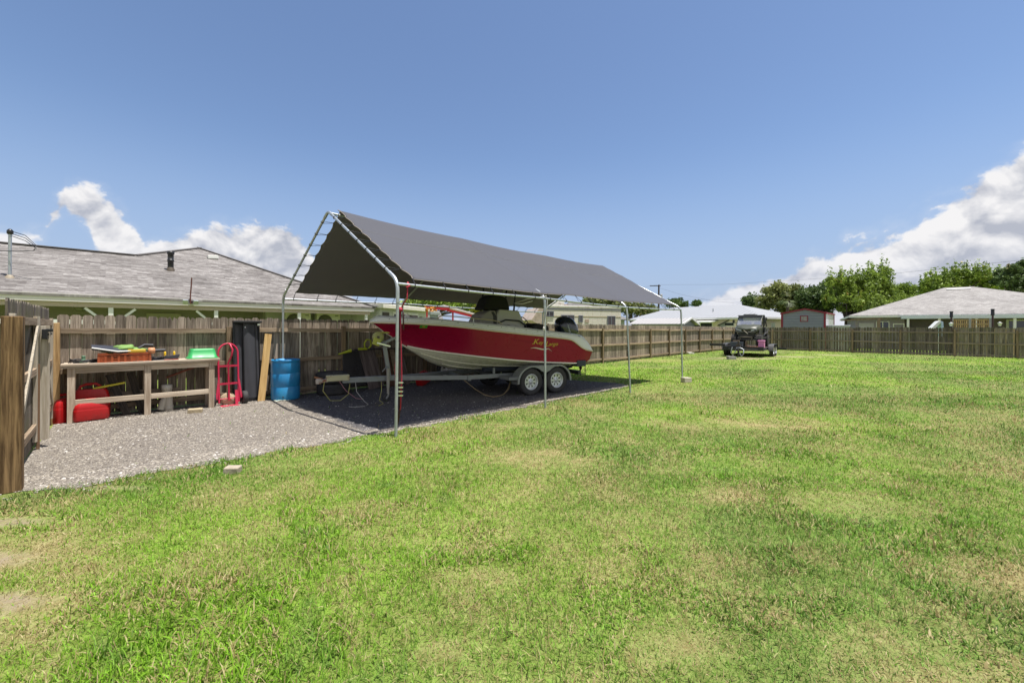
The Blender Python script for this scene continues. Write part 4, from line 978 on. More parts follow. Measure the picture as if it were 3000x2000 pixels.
q = MB(); q.add(bot[-1], [tuple(range(13))], False); q.add([L3(5.3, -bc(5.3), .70), L3(5.3, bc(5.3), .70), L3(5.44, bc(5.3), .79), L3(5.44, -bc(5.3), .79)], [(0, 1, 2, 3)], False); q.build('transom', HR, bt)
for sg in (-1, 1):
    MB().tube([L3(s, sg * (bb(s) + .008), zr(s)) for s in ST], .020, 8).build('rub_rail', mat('rub_rail_cream', (.60, .54, .42), .4), bt)
    MB().tube([L3(s, sg * (bc(s) + .004), zc0(s) + .012) for s in ST if s >= .74 and s <= 5.3], .020, 8).build('chine_stripe', mat('stripe_white', (.74, .72, .64), .4), bt)
    for f, s0 in ((.60, 1.05), (.30, 1.5)):
        MB().tube([L3(s, sg * bc(s) * f, zk(s) + (zc0(s) - zk(s)) * f ** 1.12 - .02 * math.sin(PI * f) - .002) for s in ST if s0 <= s <= 5.0], .011, 6).build('strake', mat('strake_cream', (.70, .67, .56), .35), bt)
# gunwale cap: up from the rub rail, rounded over, in to the coaming and down to the sole
cs = {-1: [], 1: []}
for s in ST:
    for sg in (-1, 1):
        b_ = bb(s); zt_, zr_ = zt(s), zr(s); iw = max(0.0, b_ - .30 - .12 * max(0, 1.6 - s)) if .75 < s < 5.15 else 0.0; dz = max(.0, zt_ - zr_)
        fz_ = 1.17 if .95 < s < 5.0 else zt_ + (.03 if s < 1 else 0)
        cs[sg].append([L3(s, sg * (b_ + .004), zr_ + .01), L3(s, sg * (b_ - .005), zr_ + dz * .55), L3(s, sg * max(0, b_ - .03), zr_ + dz * .85), L3(s, sg * max(0, b_ - .08), zt_), L3(s, sg * max(iw, b_ * .5) , zt_ + .012), L3(s, sg * iw, zt_ + .005 if iw > 0 else zt_ + .02), L3(s, sg * max(0, min(iw - .02, float(np.interp(fz_, [k[0] for k in hullw[s]], [k[1] for k in hullw[s]])) - .06)), fz_), L3(s, 0, fz_)])
q = MB(); q.loft(cs[-1]); q.loft(cs[1]); q.add(cs[-1][-1] + cs[1][-1][::-1], [tuple(range(16))], False); q.build('gunwale_cap', CAPM, bt)
q = MB()
for s in np.arange(.35, 4.6, .33): q.lathe([(0, .004), (.010, .003), (.011, 0)], L3(s, -(bb(s) - .012), zr(s) + (zt(s) - zr(s)) * .62), (0, -1, .35), n=8)
q.build('snap_row', BLACKM, bt)
MB().tube([L3(s, -(bb(s) - .004), zr(s) + (zt(s) - zr(s)) * .36) for s in ST if .1 < s < 4.6], .004, 5).build('cap_line', mat('dark_seam', (.15, .16, .14), .7), bt)
# bow rail
RAIL = mat('warm_steel_rail', (.50, .43, .27), .3, metal=.8)
def gun(s, up=0, inn=.12, sg=-1): return L3(s, sg * max(.02, bb(s) - inn), zt(s) + up)
for sg in (-1, 1):
    r_ = MB().tube([gun(1.28, 0, sg=sg), gun(1.36, .075, sg=sg), gun(1.7, .085, sg=sg), gun(2.1, .085, sg=sg), gun(2.5, .085, sg=sg), gun(2.66, .06, sg=sg), gun(2.74, 0, sg=sg)], .011, 8).build('bow_rail', RAIL, bt)
    MB().tube([gun(2.05, 0, sg=sg), gun(2.05, .085, sg=sg)], .013, 8).build('stanchion', CAPM, r_)
q = MB().box(gun(.75, .03, .3), (.10, .07, .05)).box(gun(.75, .07, .3), (.05, .07, .05)); q.build('bow_light', mat('chrome_light', (.75, .72, .70), .25), bt, bevel=.01)
q = MB(); q.beam(gun(.98, .018, .1), gun(1.13, .018, .1), .02, .015); q.beam(gun(1.02, .0, .1), gun(1.02, .018, .1), .02, .02); q.beam(gun(1.09, .0, .1), gun(1.09, .018, .1), .02, .02); q.build('cleat', MATS['chrome_light'], bt)
q = MB().box(L3(4.96, -bb(4.96) * .985 + .02, 1.40), (.15, .02, .05)); q.build('stern_light', mat('lens_grey', (.25, .26, .27), .2), bt, bevel=.012)
# console, seats, cover
CONS = mat('console_white', (.50, .49, .44), .35, var=.04); SEAT = mat('seat_vinyl', (.33, .31, .27), .55)
def slab(prof, y0, y1): return MB().prism([L3(s, y0, z) for s, z in prof], (0, y1 - y0, 0))
slab([(2.98, 1.17), (3.80, 1.17), (3.80, 1.75), (3.62, 2.06), (3.05, 2.08), (2.98, 1.95)], -.34, .34).build('console', CONS, bt, bevel=.03)
slab([(2.42, 1.17), (2.97, 1.17), (2.97, 2.05), (2.80, 2.05), (2.60, 1.95), (2.46, 1.72)], -.32, .32).build('front_seat', SEAT, bt, bevel=.04)
slab([(2.90, 1.17), (2.965, 1.17), (2.965, 1.9), (2.88, 2.02), (2.82, 2.0), (2.88, 1.9)], -.335, -.322).build('seat_piping', BLACKP, bt)
COVR = mat('black_canvas', (.012, .012, .014), .85, var=.3, vscale=8, bump=.3, bscale=18)
slab([(2.60, 2.06), (3.40, 2.06), (3.30, 2.36), (3.14, 2.44), (2.88, 2.44), (2.76, 2.36)], -.31, .25).build('windshield_cover', COVR, bt, bevel=.06)
q = MB()
for y in (-.23, .23):
    for s0, s1 in ((2.80, 2.90), (3.52, 3.60)):
        q2 = MB().tube([L3(s0 + (.12 if s0 > 3 else 0), y * 1.5, 1.2), L3(s0, y, 1.9), L3(s1, y, 2.66)], .024, 10); q2.build('canopy_leg', BLACKM, bt)
MB().lo(L3(2.5, -.55, 2.66), L3(4.0, .55, 2.70)).build('canopy_top', COVR, bt, bevel=.015)
MB().tube([L3(3.0, -.38, 1.74), L3(3.2, -.40, 1.82), L3(3.6, -.40, 1.80), L3(3.82, -.36, 1.68), L3(3.92, -.32, 1.42)], .018, 8).build('grab_rail', BLACKM, bt)
MB().lathe([(0, .02), (.10, .02), (.12, .0)], L3(3.3, -.345, 1.58), (0, -1, 0), n=18).build('speaker', BLACKP, bt)
wc = V(L3(3.98, -.05, 1.74)); ax = V((1, 0, .55)).normalized(); e1 = V((0, 1, 0)); e2 = ax.cross(e1)
q = MB().tube([wc + (e1 * math.cos(a) + e2 * math.sin(a)) * .19 for a in np.linspace(0, 2 * PI, 24, False)], .013, 6, closed=True)
for a in (.5, 2.6, 4.7): q.tube([wc, wc + (e1 * math.cos(a) + e2 * math.sin(a)) * .19], .009, 6)
q.tube([wc, wc - ax * .22], .02, 8); q.build('steering_wheel', BLACKM, bt)
slab([(4.05, 1.17), (4.55, 1.17), (4.55, 1.62), (4.50, 1.70), (4.15, 1.74), (4.02, 1.66)], -.42, .42).build('leaning_seat', mat('dark_canvas', (.035, .032, .03), .85, var=.3), bt, bevel=.05)
# outboard
eng = MB()
secs = []
for z, s0, s1, w in ((1.30, 5.28, 5.72, .17), (1.42, 5.18, 5.84, .22), (1.55, 5.16, 5.86, .235), (1.70, 5.16, 5.82, .23), (1.84, 5.20, 5.72, .21), (1.92, 5.28, 5.62, .16), (1.95, 5.36, 5.52, .07)):
    r_ = []
    for k in range(20):
        a = 2 * PI * k / 20; ca, sa = math.cos(a), math.sin(a); e = .62
        r_.append(L3((s0 + s1) / 2 + (s1 - s0) / 2 * math.copysign(abs(ca) ** e, ca) + .22 * (1.95 - z) * 0.0 - (z - 1.3) * .10, w * math.copysign(abs(sa) ** e, sa), z))
    secs.append(r_)
ob = MB().loft(secs, close=True, cap=True).build('outboard_motor', mat('cowl_black', (.016, .022, .038), .2, coat=.6, var=.1), bt)
q = MB(); q.box(L3(5.42, 0, 1.12), (.26, .22, .5)); q.box(L3(5.46, 0, .80), (.20, .12, .5)); q.prism([L3(5.38, -.03, .55), L3(5.58, -.03, .55), L3(5.50, -.03, .34), L3(5.40, -.03, .34)], (0, .06, 0)); q.lathe([(.02, -.25), (.07, -.12), (.07, .12), (.05, .2)], L3(5.48, 0, .53), (1, 0, 0), n=12); q.build('lower_unit', BLACKM, ob, bevel=.01)
q = MB()
for k in range(6): q.box((0, 0, k * .042), (.045, .003, .024), (0, .1 * (k % 3 - 1), 0))
o = q.build('cowl_decal', mat('silver_decal_worn', (.42, .47, .55), .4, var=.4, vscale=60), ob); o.location = L3(5.40, -.238, 1.50); o.rotation_euler = (0, -.30, 0)
# boarding ladder at the stern
q = MB()
for s in (5.50, 5.68): q.tube([L3(s, -.55, .98), L3(s, -.58, .32)], .012, 6)
for z in (.36, .62, .86): q.tube([L3(5.50, -.57, z), L3(5.68, -.57, z)], .012, 6)
q.build('boarding_ladder', BLACKM, bt)
# marks on the hull
def on_side(mb, s, z, extra=.006):
    """lay flat xz-plane shapes on the near hull side, following its curve and flare"""
    out = []
    for x, y, zz in mb.v:
        ss_, zz_ = s + x, z + zz; k = zk(min(ss_, 5.3)); c = max(zc0(ss_), k); w_ = min(1, max(0, (zz_ - c) / (zr(ss_) - c))); pw = 1 + .95 * max(0, 1 - ss_ / 3.0); yb = bc(ss_)
        out.append(L3(ss_, -(yb + (bb(ss_) - yb) * w_ ** pw) - extra + y * .5, zz_))
    mb.v = out; return mb
GOLD = mat('gold_lettering', (.56, .43, .06), .4, var=.1)
tx = text_mb('K', .175, .002, .25); tx.v = [(x * 1.35, y, z) for x, y, z in tx.v]
MARK = MB(); MARK.v += tx.v; MARK.f += tx.f; MARK.t += tx.t; MARK.s += tx.s
def addmark(body, size, dx, dz, sx, shear):
    tx = text_mb(body, size, .002, shear); k = len(MARK.v); MARK.v += [(x * sx + dx, y, z + dz) for x, y, z in tx.v]; MARK.f += [tuple(i + k for i in f) for f in tx.f]; MARK.t += tx.t; MARK.s += tx.s
addmark('ey', .125, .155, -.01, 1.25, .25); addmark('L', .175, .36, -.06, 1.35, .25); addmark('argo', .125, .475, -.05, 1.25, .25)
MARK.prism([(-.02, -.001, .0), (.06, -.001, .0), (.05, -.001, .014), (-.02, -.001, .012)], (0, -.003, 0))
on_side(MARK, 3.53, 1.235).build('hull_lettering', GOLD, bt)
sw = MB(); N_ = 26; up_, lo_ = [], []
for i in range(N_ + 1):
    f = i / N_; x = -.06 + .66 * f; z = -.115 + .022 * math.sin(f * 2 * PI * 1.05 + .6) - (.10 * max(0, f - .82) / .18 * 1) ; wv_ = .013 * math.sin(PI * min(1, f * 1.02)) + .002
    up_.append((x, 0, z + wv_)); lo_.append((x, 0, z - wv_))
sw.add(up_ + lo_, [(i, i + 1, N_ + 2 + i, N_ + 1 + i) for i in range(N_)], False)
on_side(sw, 3.53, 1.235, .008).build('swoosh', mat('silver_decal', (.62, .60, .52), .35), bt)
on_side(MB().box((0, 0, 0), (.14, .002, .06)), 1.0, 1.635, .008).build('registration_sticker', mat('green_sticker', (.03, .30, .03), .5), bt)
on_side(MB().box((0, 0, 0), (.05, .002, .03)), 1.0, 1.635, .011).build('sticker_print', mat('orange_print', (.45, .30, .03), .5), bt)
tx = text_mb('FL 0551 AA', .085, .001); on_side(tx, .50, 1.585, .006).build('registration_number', mat('dark_lettering', (.10, .004, .012), .4), bt)
q = MB().tube([(s - 3.0, 0, zr(s) - .14 - .05 * (s - 2.8)) for s in np.linspace(2.9, 4.7, 12)] + [(4.85 - 3, 0, 1.02), (5.05 - 3, 0, .86), (5.2 - 3, 0, .82)], .006, 5); on_side(q, 3.0, 0, .0).build('hull_crease', HR, bt)

# ------------------------------------------------------------------ boat trailer
tr = thing('boat_trailer', 'galvanised tandem axle boat trailer carrying the red boat', 'trailer', ORG, BA)
TG = mat('trailer_galvanised', (.25, .265, .27), .55, metal=.45, var=.2, vscale=12, dirt=(.22, .20, .16), dscale=5, damt=(.52, .8))
MB().beam(L3(-.55, 0, .50), L3(.75, 0, .49), .10, .11).build('tongue', TG, tr, bevel=.005)
for sg in (-1, 1):
    MB().beam(L3(.55, sg * .02, .485), L3(2.05, sg * .60, .47), .06, .10).build('frame_rail', TG, tr, bevel=.005)
    MB().beam(L3(2.05, sg * .60, .47), L3(5.05, sg * .62, .45), .06, .10).build('frame_rail', TG, tr, bevel=.005)
    MB().beam(L3(2.5, sg * .50, .62), L3(5.25, sg * .50, .60), .12, .10).build('bunk', mat('bunk_carpet', (.02, .025, .04), .95), tr, bevel=.02)
    for s in (2.75, 4.9): MB().beam(L3(s, sg * .58, .45), L3(s, sg * .58, .66), .05, .05, (1, 0, 0)).build('bunk_bracket', TG, tr)
for s in (2.1, 3.0, 4.75): MB().beam(L3(s, -.6, .43), L3(s, .6, .43), .08, .08).build('crossmember', TG, tr)
MB().beam(L3(5.1, -1.0, .46), L3(5.1, 1.0, .46), .09, .10).build('rear_crossmember', BLACKM, tr)
MB().lo(L3(4.98, -1.05, .62), L3(5.28, -.80, .78)).build('guide_block', mat('guide_blue_black', (.03, .04, .055), .6), tr, bevel=.015)
MB().tube([L3(5.22, -.9, .64), L3(5.22, -.9, .52), L3(5.15, -.9, .46), L3(5.06, -.9, .44)], .02, 8).build('guide_bracket', BLACKM, tr)
for sg in (-1, 1): MB().lathe([(0, .03), (.045, .03), (.05, 0)], L3(5.16, sg * .95, .58), (1, 0, 0), n=14).build('tail_light', mat('red_black_lens', (.05, .008, .008), .3), tr)
def wheel(parent, c, r, w, rr, axis, rimm, name='wheel'):
    """tyre with tread shoulders and a spoked steel rim seen from the axis side"""
    c = V(c); ax = V(axis).normalized()
    o = MB().lathe([(rr * .98, -w * .42), (rr * 1.06, -w * .47), (r * .86, -w * .5), (r * .96, -w * .44), (r, -w * .3), (r, -w * .1), (r * .988, -w * .08), (r * .988, w * .08), (r, w * .1), (r, w * .3), (r * .96, w * .44), (r * .86, w * .5), (rr * 1.06, w * .47), (rr * .98, w * .42)], c, ax, 40).build(name, RUBBER, parent)
    e = ax.orthogonal().normalized(); g = ax.cross(e)
    P_ = lambda rad, a, h: c + (e * math.cos(a) + g * math.sin(a)) * rad + ax * h
    q = MB().lathe([(rr, w * .40), (rr * .97, w * .46), (rr * .90, w * .44), (rr * .84, w * .30), (rr * .80, w * .18)], c, ax, 36)
    q.lathe([(0, w * .34), (rr * .16, w * .33), (rr * .18, w * .24), (rr * .36, w * .22), (rr * .42, w * .2)], c, ax, 24)
    for k in range(8):
        a0 = 2 * PI * k / 8
        q.add([P_(rr * .40, a0 - .34, w * .21), P_(rr * .40, a0 + .34, w * .21), P_(rr * .86, a0 + .20, w * .24), P_(rr * .86, a0 - .20, w * .24)], [(0, 1, 2, 3)], False)
        q.add([P_(rr * .72, a0 + .16, w * .225), P_(rr * .72, a0 + .63, w * .225), P_(rr * .86, a0 + .63, w * .235), P_(rr * .86, a0 + .16, w * .235)], [(0, 1, 2, 3)], False)
    for k in range(5): q.lathe([(0, .02), (rr * .05, .018), (rr * .05, 0)], P_(rr * .28, k * 2 * PI / 5, w * .23), ax, 6)
    q.build('rim', rimm, o)
    MB().lathe([(0, w * .05), (rr * .95, w * .05)], c, ax, 24).build('brake_drum', BLACKM, o)
    return o
RIM = mat('galvanised_rim', (.62, .64, .66), .35, metal=.6, var=.1, vscale=20)
for s in (3.51, 4.28):
    for sg in (-1, 1): wheel(tr, L3(s, sg * 1.0, .325), .325, .20, .195, (0, sg, 0), RIM)
    MB().beam(L3(s, -.9, .325), L3(s, .9, .325), .06, .06).build('axle', TG, tr)
for sg in (-1, 1):
    yo = sg * 1.135; yi = sg * .86
    outer = [(3.08, .30)] + [(3.51 - .43 * math.cos(a), .325 + .39 * math.sin(a)) for a in np.linspace(.1, 1.45, 8)] + [(4.28 + .43 * math.cos(a), .325 + .39 * math.sin(a)) for a in np.linspace(1.45, .1, 8)] + [(4.71, .30)]
    inner = [(4.71 - .055, .30)] + [(4.28 + .375 * math.cos(a), .325 + .355 * math.sin(a)) for a in np.linspace(.05, 2.35, 12)] + [(3.895, .53)] + [(3.51 + .375 * math.cos(a), .325 + .355 * math.sin(a)) for a in np.linspace(.79, 3.09, 12)] + [(3.08 + .055, .30)]
    q = MB(); no, ni = len(outer), len(inner)
    q.prism([L3(s, yo, z) for s, z in outer + inner], (0, -sg * .012, 0))
    q.loft([[L3(s, yo, z + .002), L3(s, yi, z + .002)] for s, z in outer]); q.loft([[L3(s, yo, z - .01), L3(s, yi, z - .01)] for s, z in outer])
    q.build('fender', TG, tr)
    MB().lo(L3(2.86, sg * .66, .40), L3(3.12, sg * 1.12, .47)).build('fender_step', mat('grey_step', (.16, .17, .17), .7), tr, bevel=.005)
# winch stand, coupler, jack
MB().beam(L3(.42, 0, .52), L3(.30, 0, 1.30), .08, .08, (1, 0, 0)).build('winch_post', TG, tr, bevel=.004)
MB().beam(L3(.20, 0, 1.22), L3(.62, 0, 1.42), .06, .05).build('bow_stop_arm', TG, tr)
MB().lathe([(0, -.05), (.05, -.05), (.055, .05), (0, .05)], L3(.64, 0, 1.44), (0, 1, 0), n=14).build('bow_roller', mat('yellow_green_roller', (.40, .40, .05), .6), tr)
YG = mat('yellow_webbing', (.44, .46, .10), .7, var=.2)
wn = MB().lathe([(.03, -.05), (.11, -.05), (.125, -.03), (.125, -.02), (.06, -.02), (.06, .04), (.11, .04), (.11, .05)], L3(.16, -.05, 1.40), (0, 1, 0), n=22).build('winch_reel', mat('winch_yellow', (.30, .30, .11), .5, var=.2), tr)
MB().box(L3(.12, -.11, 1.30), (.16, .03, .15), (0, .4, 0)).build('winch_plate', mat('winch_lime', (.38, .40, .06), .5), wn, bevel=.01)
MB().beam(L3(.12, -.14, 1.28), L3(.40, -.16, 1.20), .02, .03).build('winch_handle', MATS['bright_steel'], wn)
MB().tube([L3(.2, 0, 1.5), L3(.4, 0, 1.5), L3(.62, 0, 1.49)], .02, 6).build('winch_strap', YG, wn)
cp = MB().lo(L3(-.86, -.075, .50), L3(-.42, .075, .62)).build('coupler', mat('pale_yellow_rust', (.45, .43, .27), .6, dirt=(.22, .10, .05), dscale=9, damt=(.5, .7)), tr, bevel=.012)
MB().lathe([(.0, .07), (.05, .065), (.06, .03), (.055, -.04)], L3(-1.0, 0, .50), n=16).beam(L3(-1.0, 0, .51), L3(-.84, 0, .52), .09, .06).build('ball_socket', mat('rusty_cream', (.42, .38, .33), .6, dirt=(.22, .09, .05), dscale=12, damt=(.45, .65)), cp)
MB().beam(L3(-1.08, .02, .60), L3(-.93, 0, .55), .03, .03).build('latch_lever', mat('rust_lever', (.28, .13, .06), .7), cp)
MB().tube([L3(-.72, 0, .62), L3(-.72, 0, .66), L3(-.64, 0, .68), L3(-.56, 0, .66), L3(-.54, 0, .62)], .008, 6).build('brake_line', BLACKM, cp)
jk = MB().tube([L3(.36, -.14, .72), L3(.36, -.14, .30)], .034, 12).tube([L3(.36, -.14, .30), L3(.36, -.14, .13)], .027, 12).build('jack', mat('jack_cream', (.32, .31, .26), .5, var=.15), tr)
MB().lathe([(.02, -.025), (.08, -.025), (.09, -.01), (.09, .01), (.08, .025), (.02, .025)], L3(.32, -.14, .09), (0, 1, 0), n=18).build('jack_wheel', RUBBER, jk)
MB().beam(L3(.30, -.11, .16), L3(.36, -.14, .07), .03, .02).beam(L3(.36, -.18, .15), L3(.31, -.18, .07), .02, .03).build('jack_fork', TG, jk)
MB().tube([L3(.36, -.14, .72), L3(.36, -.14, .76), L3(.30, -.2, .76), L3(.22, -.2, .66)], .010, 6).build('jack_crank', TG, jk)
for col_, nm_, pts in (((.42, .40, .12), 'yellow_wire', [(-.9, -.05, .50), (-.93, -.08, .32), (-.8, -.12, .12), (-.6, -.1, .10), (-.45, -.1, .22), (-.4, 0, .42)]),
                       ((.36, .17, .20), 'pink_wire', [(-.62, -.06, .50), (-.5, -.08, .3), (-.3, -.1, .12), (-.15, -.12, .09)]),
                       ((.40, .39, .37), 'grey_wire', [(-.30, -.05, .45), (-.28, -.08, .25), (-.15, -.2, .06), (-.1, -.35, .012), (-.22, -.5, .012), (-.42, -.52, .014), (-.5, -.42, .02)]),
                       ((.05, .05, .05), 'black_cable', [(-.28, -.5, .015), (-.05, -.45, .015), (.15, -.4, .016), (.35, -.5, .014)]),
                       ((.42, .40, .12), 'yellow_wire', [(.25, 0, .42), (.23, -.1, .25), (.15, -.25, .06), (.2, -.4, .012), (.05, -.6, .012)])):
    MB().tube([L3(*p) for p in pts], .0065, 6).build('wire', mat(nm_, col_, .6), tr)
rp = thing('rope', 'brown rope hanging in a long loop under the middle of the boat trailer', 'rope', ORG, BA)
pts = [(1.95, -.62, .42), (2.05, -.66, .33), (2.2, -.70, .2), (2.38, -.78, .08), (2.55, -.84, .02), (2.75, -.84, .016), (2.9, -.8, .04), (3.05, -.74, .14), (3.15, -.68, .28), (3.2, -.62, .40)]
MB().tube([L3(*p) for p in pts], .009, 6).tube([L3(p[0] + .02 * math.sin(i * 2), p[1] - .03, p[2] + .01 * math.cos(i)) for i, p in enumerate(pts[3:], 3)], .008, 6).build('cord', mat('brown_rope', (.24, .18, .10), .9), rp)
# ------------------------------------------------------------------ workbench and what is on and under it
GREYW = wood('grey_lumber', (.36, .28, .20), (.64, .55, .44), grain=(.05, 1, 1), tone=.2)
GREYV = wood('grey_lumber_upright', (.33, .25, .18), (.60, .51, .40), tone=.2)
bd = .52; tl, tr_ = ft(209, bd), ft(621, bd); BL = tr_ - tl
wbk = thing('workbench', 'weathered grey timber workbench against the fence', 'workbench', fl(tl, bd), FA)
for x in (0, BL * .5, BL):
    MB().tone().box((x, .045, .455), (.09, .09, .91)).build('leg', GREYV, wbk, bevel=.004)
    MB().tone().box((x, .43, .455), (.09, .09, .91)).build('leg', GREYV, wbk, bevel=.004)
MB().tone().lo((-.12, -.04, .945), (BL + .13, .235, .98)).build('top_board', GREYW, wbk, bevel=.004)
MB().tone().lo((-.10, .242, .945), (BL + .10, .51, .978)).build('top_board', GREYW, wbk, bevel=.004)
MB().tone().lo((-.10, -.022, .91), (BL + .10, .47, .943)).build('top_board', GREYW, wbk)
for a, b in ((.046, BL * .5 - .046), (BL * .5 + .046, BL - .046)):
    MB().tone().lo((a, .01, .818), (b, .048, .905)).build('apron', GREYW, wbk, bevel=.003)
    MB().tone().lo((a, .0, .29), (b, .04, .38)).build('stretcher', GREYW, wbk, bevel=.003)
def onb(xf, y, z=.98): return fl(tl, bd) + FD * xf + FN * (-y) + V((0, 0, z))
# orange crate with things heaped in it
cx = (ft(291, .32) + ft(437, .32)) / 2 - tl; CLx = .66
OR = mat('orange_plastic', (.35, .075, .022), .5, var=.2, dirt=(.16, .05, .02), dscale=8)
cr = thing('crate', 'faded orange slatted plastic crate heaped with odds and ends on the workbench', 'crate', onb(cx, .18), FA)
mb = MB().lo((-CLx / 2, -.14, 0), (CLx / 2, .14, .012))
for z in (.02, .055, .09, .125):
    for y in (-.15, .15): mb.lo((-CLx / 2, y - .006, z - .010), (CLx / 2, y + .006, z + .010))
    for x in (-CLx / 2, CLx / 2): mb.lo((x - .006, -.15, z - .010), (x + .006, .15, z + .010))
mb.build('slats', OR, cr)
mb = MB()
for x in np.linspace(-CLx / 2, CLx / 2, 9):
    for y in (-.153, .153): mb.lo((x - .014, y - .006, 0), (x + .014, y + .006, .14))
mb.lo((-CLx / 2 - .012, -.165, .132), (CLx / 2 + .012, -.145, .15)); mb.lo((-CLx / 2 - .012, .145, .132), (CLx / 2 + .012, .165, .15)); mb.build('frame', OR, cr)
MB().lo((-CLx / 2 + .02, -.13, .015), (CLx / 2 - .02, .13, .10)).build('inner_shadow_box', BLACKP, cr) if False else None
LIME = mat('lime_fabric', (.17, .30, .075), .7, var=.35, vscale=9)
o = tag(MB().blob((0, 0, .05), (.17, .11, .075), 4, .45, 3).blob((-.16, .02, .02), (.12, .09, .045), 6, .4, 3).blob((.17, -.03, .03), (.14, .05, .035), 9, .5, 3).build('bag', LIME), 'crumpled lime green bag on top of the orange crate', 'bag'); o.location = onb(cx - .02, .20, 1.155); o.rotation_euler = (0, 0, FA)
o = tag(MB().prism([(-.42, -.12, .05), (-.1, -.13, .0), (.15, -.10, .02), (.20, .08, .06), (-.25, .10, .10), (-.43, .02, .11)], (0, 0, .035)).build('tray', mat('dark_slate_plastic', (.04, .045, .06), .35), bevel=.01), 'tilted dark grey tray lying across the left of the orange crate', 'tray'); MB().tube([(-.42, -.12, .088), (-.1, -.13, .036), (.15, -.10, .056)], .012, 6).build('edge', WHITE, o); o.location = onb(cx, .14, 1.125); o.rotation_euler = (0, .06, FA)
o = thing('leaf_blower', 'yellow and black power tool lying across the right of the orange crate', 'power tool', onb(cx + .16, .06, 1.165), FA)
MB().lo((-.13, -.04, -.03), (.11, .04, .03)).build('body', mat('yellow_plastic', (.52, .34, .03), .45), o, bevel=.015)
MB().tube([(.14, 0, 0), (.30, .01, .0), (.38, .02, .0)], .028, 10).build('nozzle', BLACKP, o); MB().lathe([(.03, 0), (.055, .01), (.055, .09), (.03, .1)], (.14, 0, 0), (1, 0, 0), n=14).build('collar', mat('pale_orange_plastic', (.55, .25, .12), .5), o)
MB().tube([(.02, .1, .04), (.1, .13, .10), (.22, .12, .09)], .03, 8).build('handle', BLACKP, o)
def coil(name, lab, c, rx, ry, turns, r, m, seed, cat='hose'):
    rnd = random.Random(seed); pts = []
    for i in range(turns * 14):
        a = 2 * PI * i / 14; k = 1 + rnd.uniform(-.12, .12)
        pts.append(V((rx * k * math.cos(a), ry * k * math.sin(a), r + rnd.uniform(0, .06) * (i / turns / 14 + .3))))
    o = tag(MB().tube(pts, r, 6).build(name, m), lab, cat); o.location = c; o.rotation_euler = (0, 0, FA); return o
coil('hose', 'loosely coiled thin black hose at the left end of the workbench', onb(cx - .50, .22), .18, .13, 5, .008, BLACKP, 3)
coil('cord', 'tangle of black cord on the workbench right of the orange crate', onb(cx + .52, .22), .15, .12, 5, .007, BLACKP, 5, 'cord')
o = tag(MB().prism([(-.18, -.05, 0), (.22, -.06, .0), (.26, -.05, .10), (-.10, .02, .04)], (0, .10, .0)).build('scoop', BLACKP, bevel=.006), 'black wedge shaped scoop lying beside the orange crate', 'scoop'); o.location = onb(cx + .50, .12); o.rotation_euler = (0, 0, FA)
o = tag(MB().lathe([(.0, 0), (.05, 0), (.05, .02), (.028, .03), (.024, .10), (.03, .12), (0, .125)], n=14).build('sprinkler', mat('dull_green_plastic', (.10, .20, .12), .5)), 'small green cup standing at the left end of the workbench', 'cup'); o.location = onb(ft(245, .35) - tl, .17); 
YEL = mat('yellow_handle', (.75, .48, .02), .4)
for k, (px, lab) in enumerate(((484, 'left yellow handled screwdriver stuck upright in the back of the workbench'), (511, 'right yellow handled screwdriver stuck upright in the back of the workbench'))):
    o = thing('screwdriver', lab, 'screwdriver', onb(ft(px, .12) - tl, .42, .975), 0, 'yellow screwdrivers on the workbench')
    MB().tube([(0, 0, -.01), (0, 0, .06)], .006, 6).build('shaft', MATS['bright_steel'], o); MB().lathe([(0, .055), (.012, .055), (.018, .075), (.018, .135), (.010, .15), (0, .152)], n=10).build('handle', YEL, o)
o = tag(MB().beam((-.12, 0, .012), (.06, 0, .012), .02, .015).beam((.0, -.03, .012), (.10, .02, .012), .018, .014).build('pliers', mat('red_black_grip', (.30, .06, .04), .5, var=.5, vscale=30)), 'red gripped pliers lying flat at the front of the workbench', 'pliers'); o.location = onb(ft(505, .48) - tl, .03); o.rotation_euler = (0, 0, FA + .2)
gx = (ft(550, .30) + ft(634, .30)) / 2 - tl
GR = mat('green_plastic', (.035, .36, .10), .45, var=.06)
tub = thing('tub', 'upturned bright green plastic tub on the right end of the workbench', 'tub', onb(gx, .22), FA)
def rrect(w, d, z, r, n=6):
    P = []
    for sx, sy, a0 in ((1, 1, 0), (-1, 1, 1), (-1, -1, 2), (1, -1, 3)):
        for k in range(n + 1):
            a = (a0 + k / n) * PI / 2; P.append(V((sx * (w - r) + r * math.cos(a), sy * (d - r) + r * math.sin(a), z)))
    return P
MB().loft([rrect(.245, .17, .0, .06), rrect(.245, .17, .018, .06), rrect(.222, .155, .022, .055), rrect(.195, .13, .165, .05), rrect(.185, .12, .188, .045), rrect(.17, .105, .19, .04)], close=True, cap=True).build('shell', GR, tub)
MB().loft([rrect(.252, .178, .004, .06), rrect(.252, .178, .022, .06)], close=True, cap=True).build('rim', GR, tub)
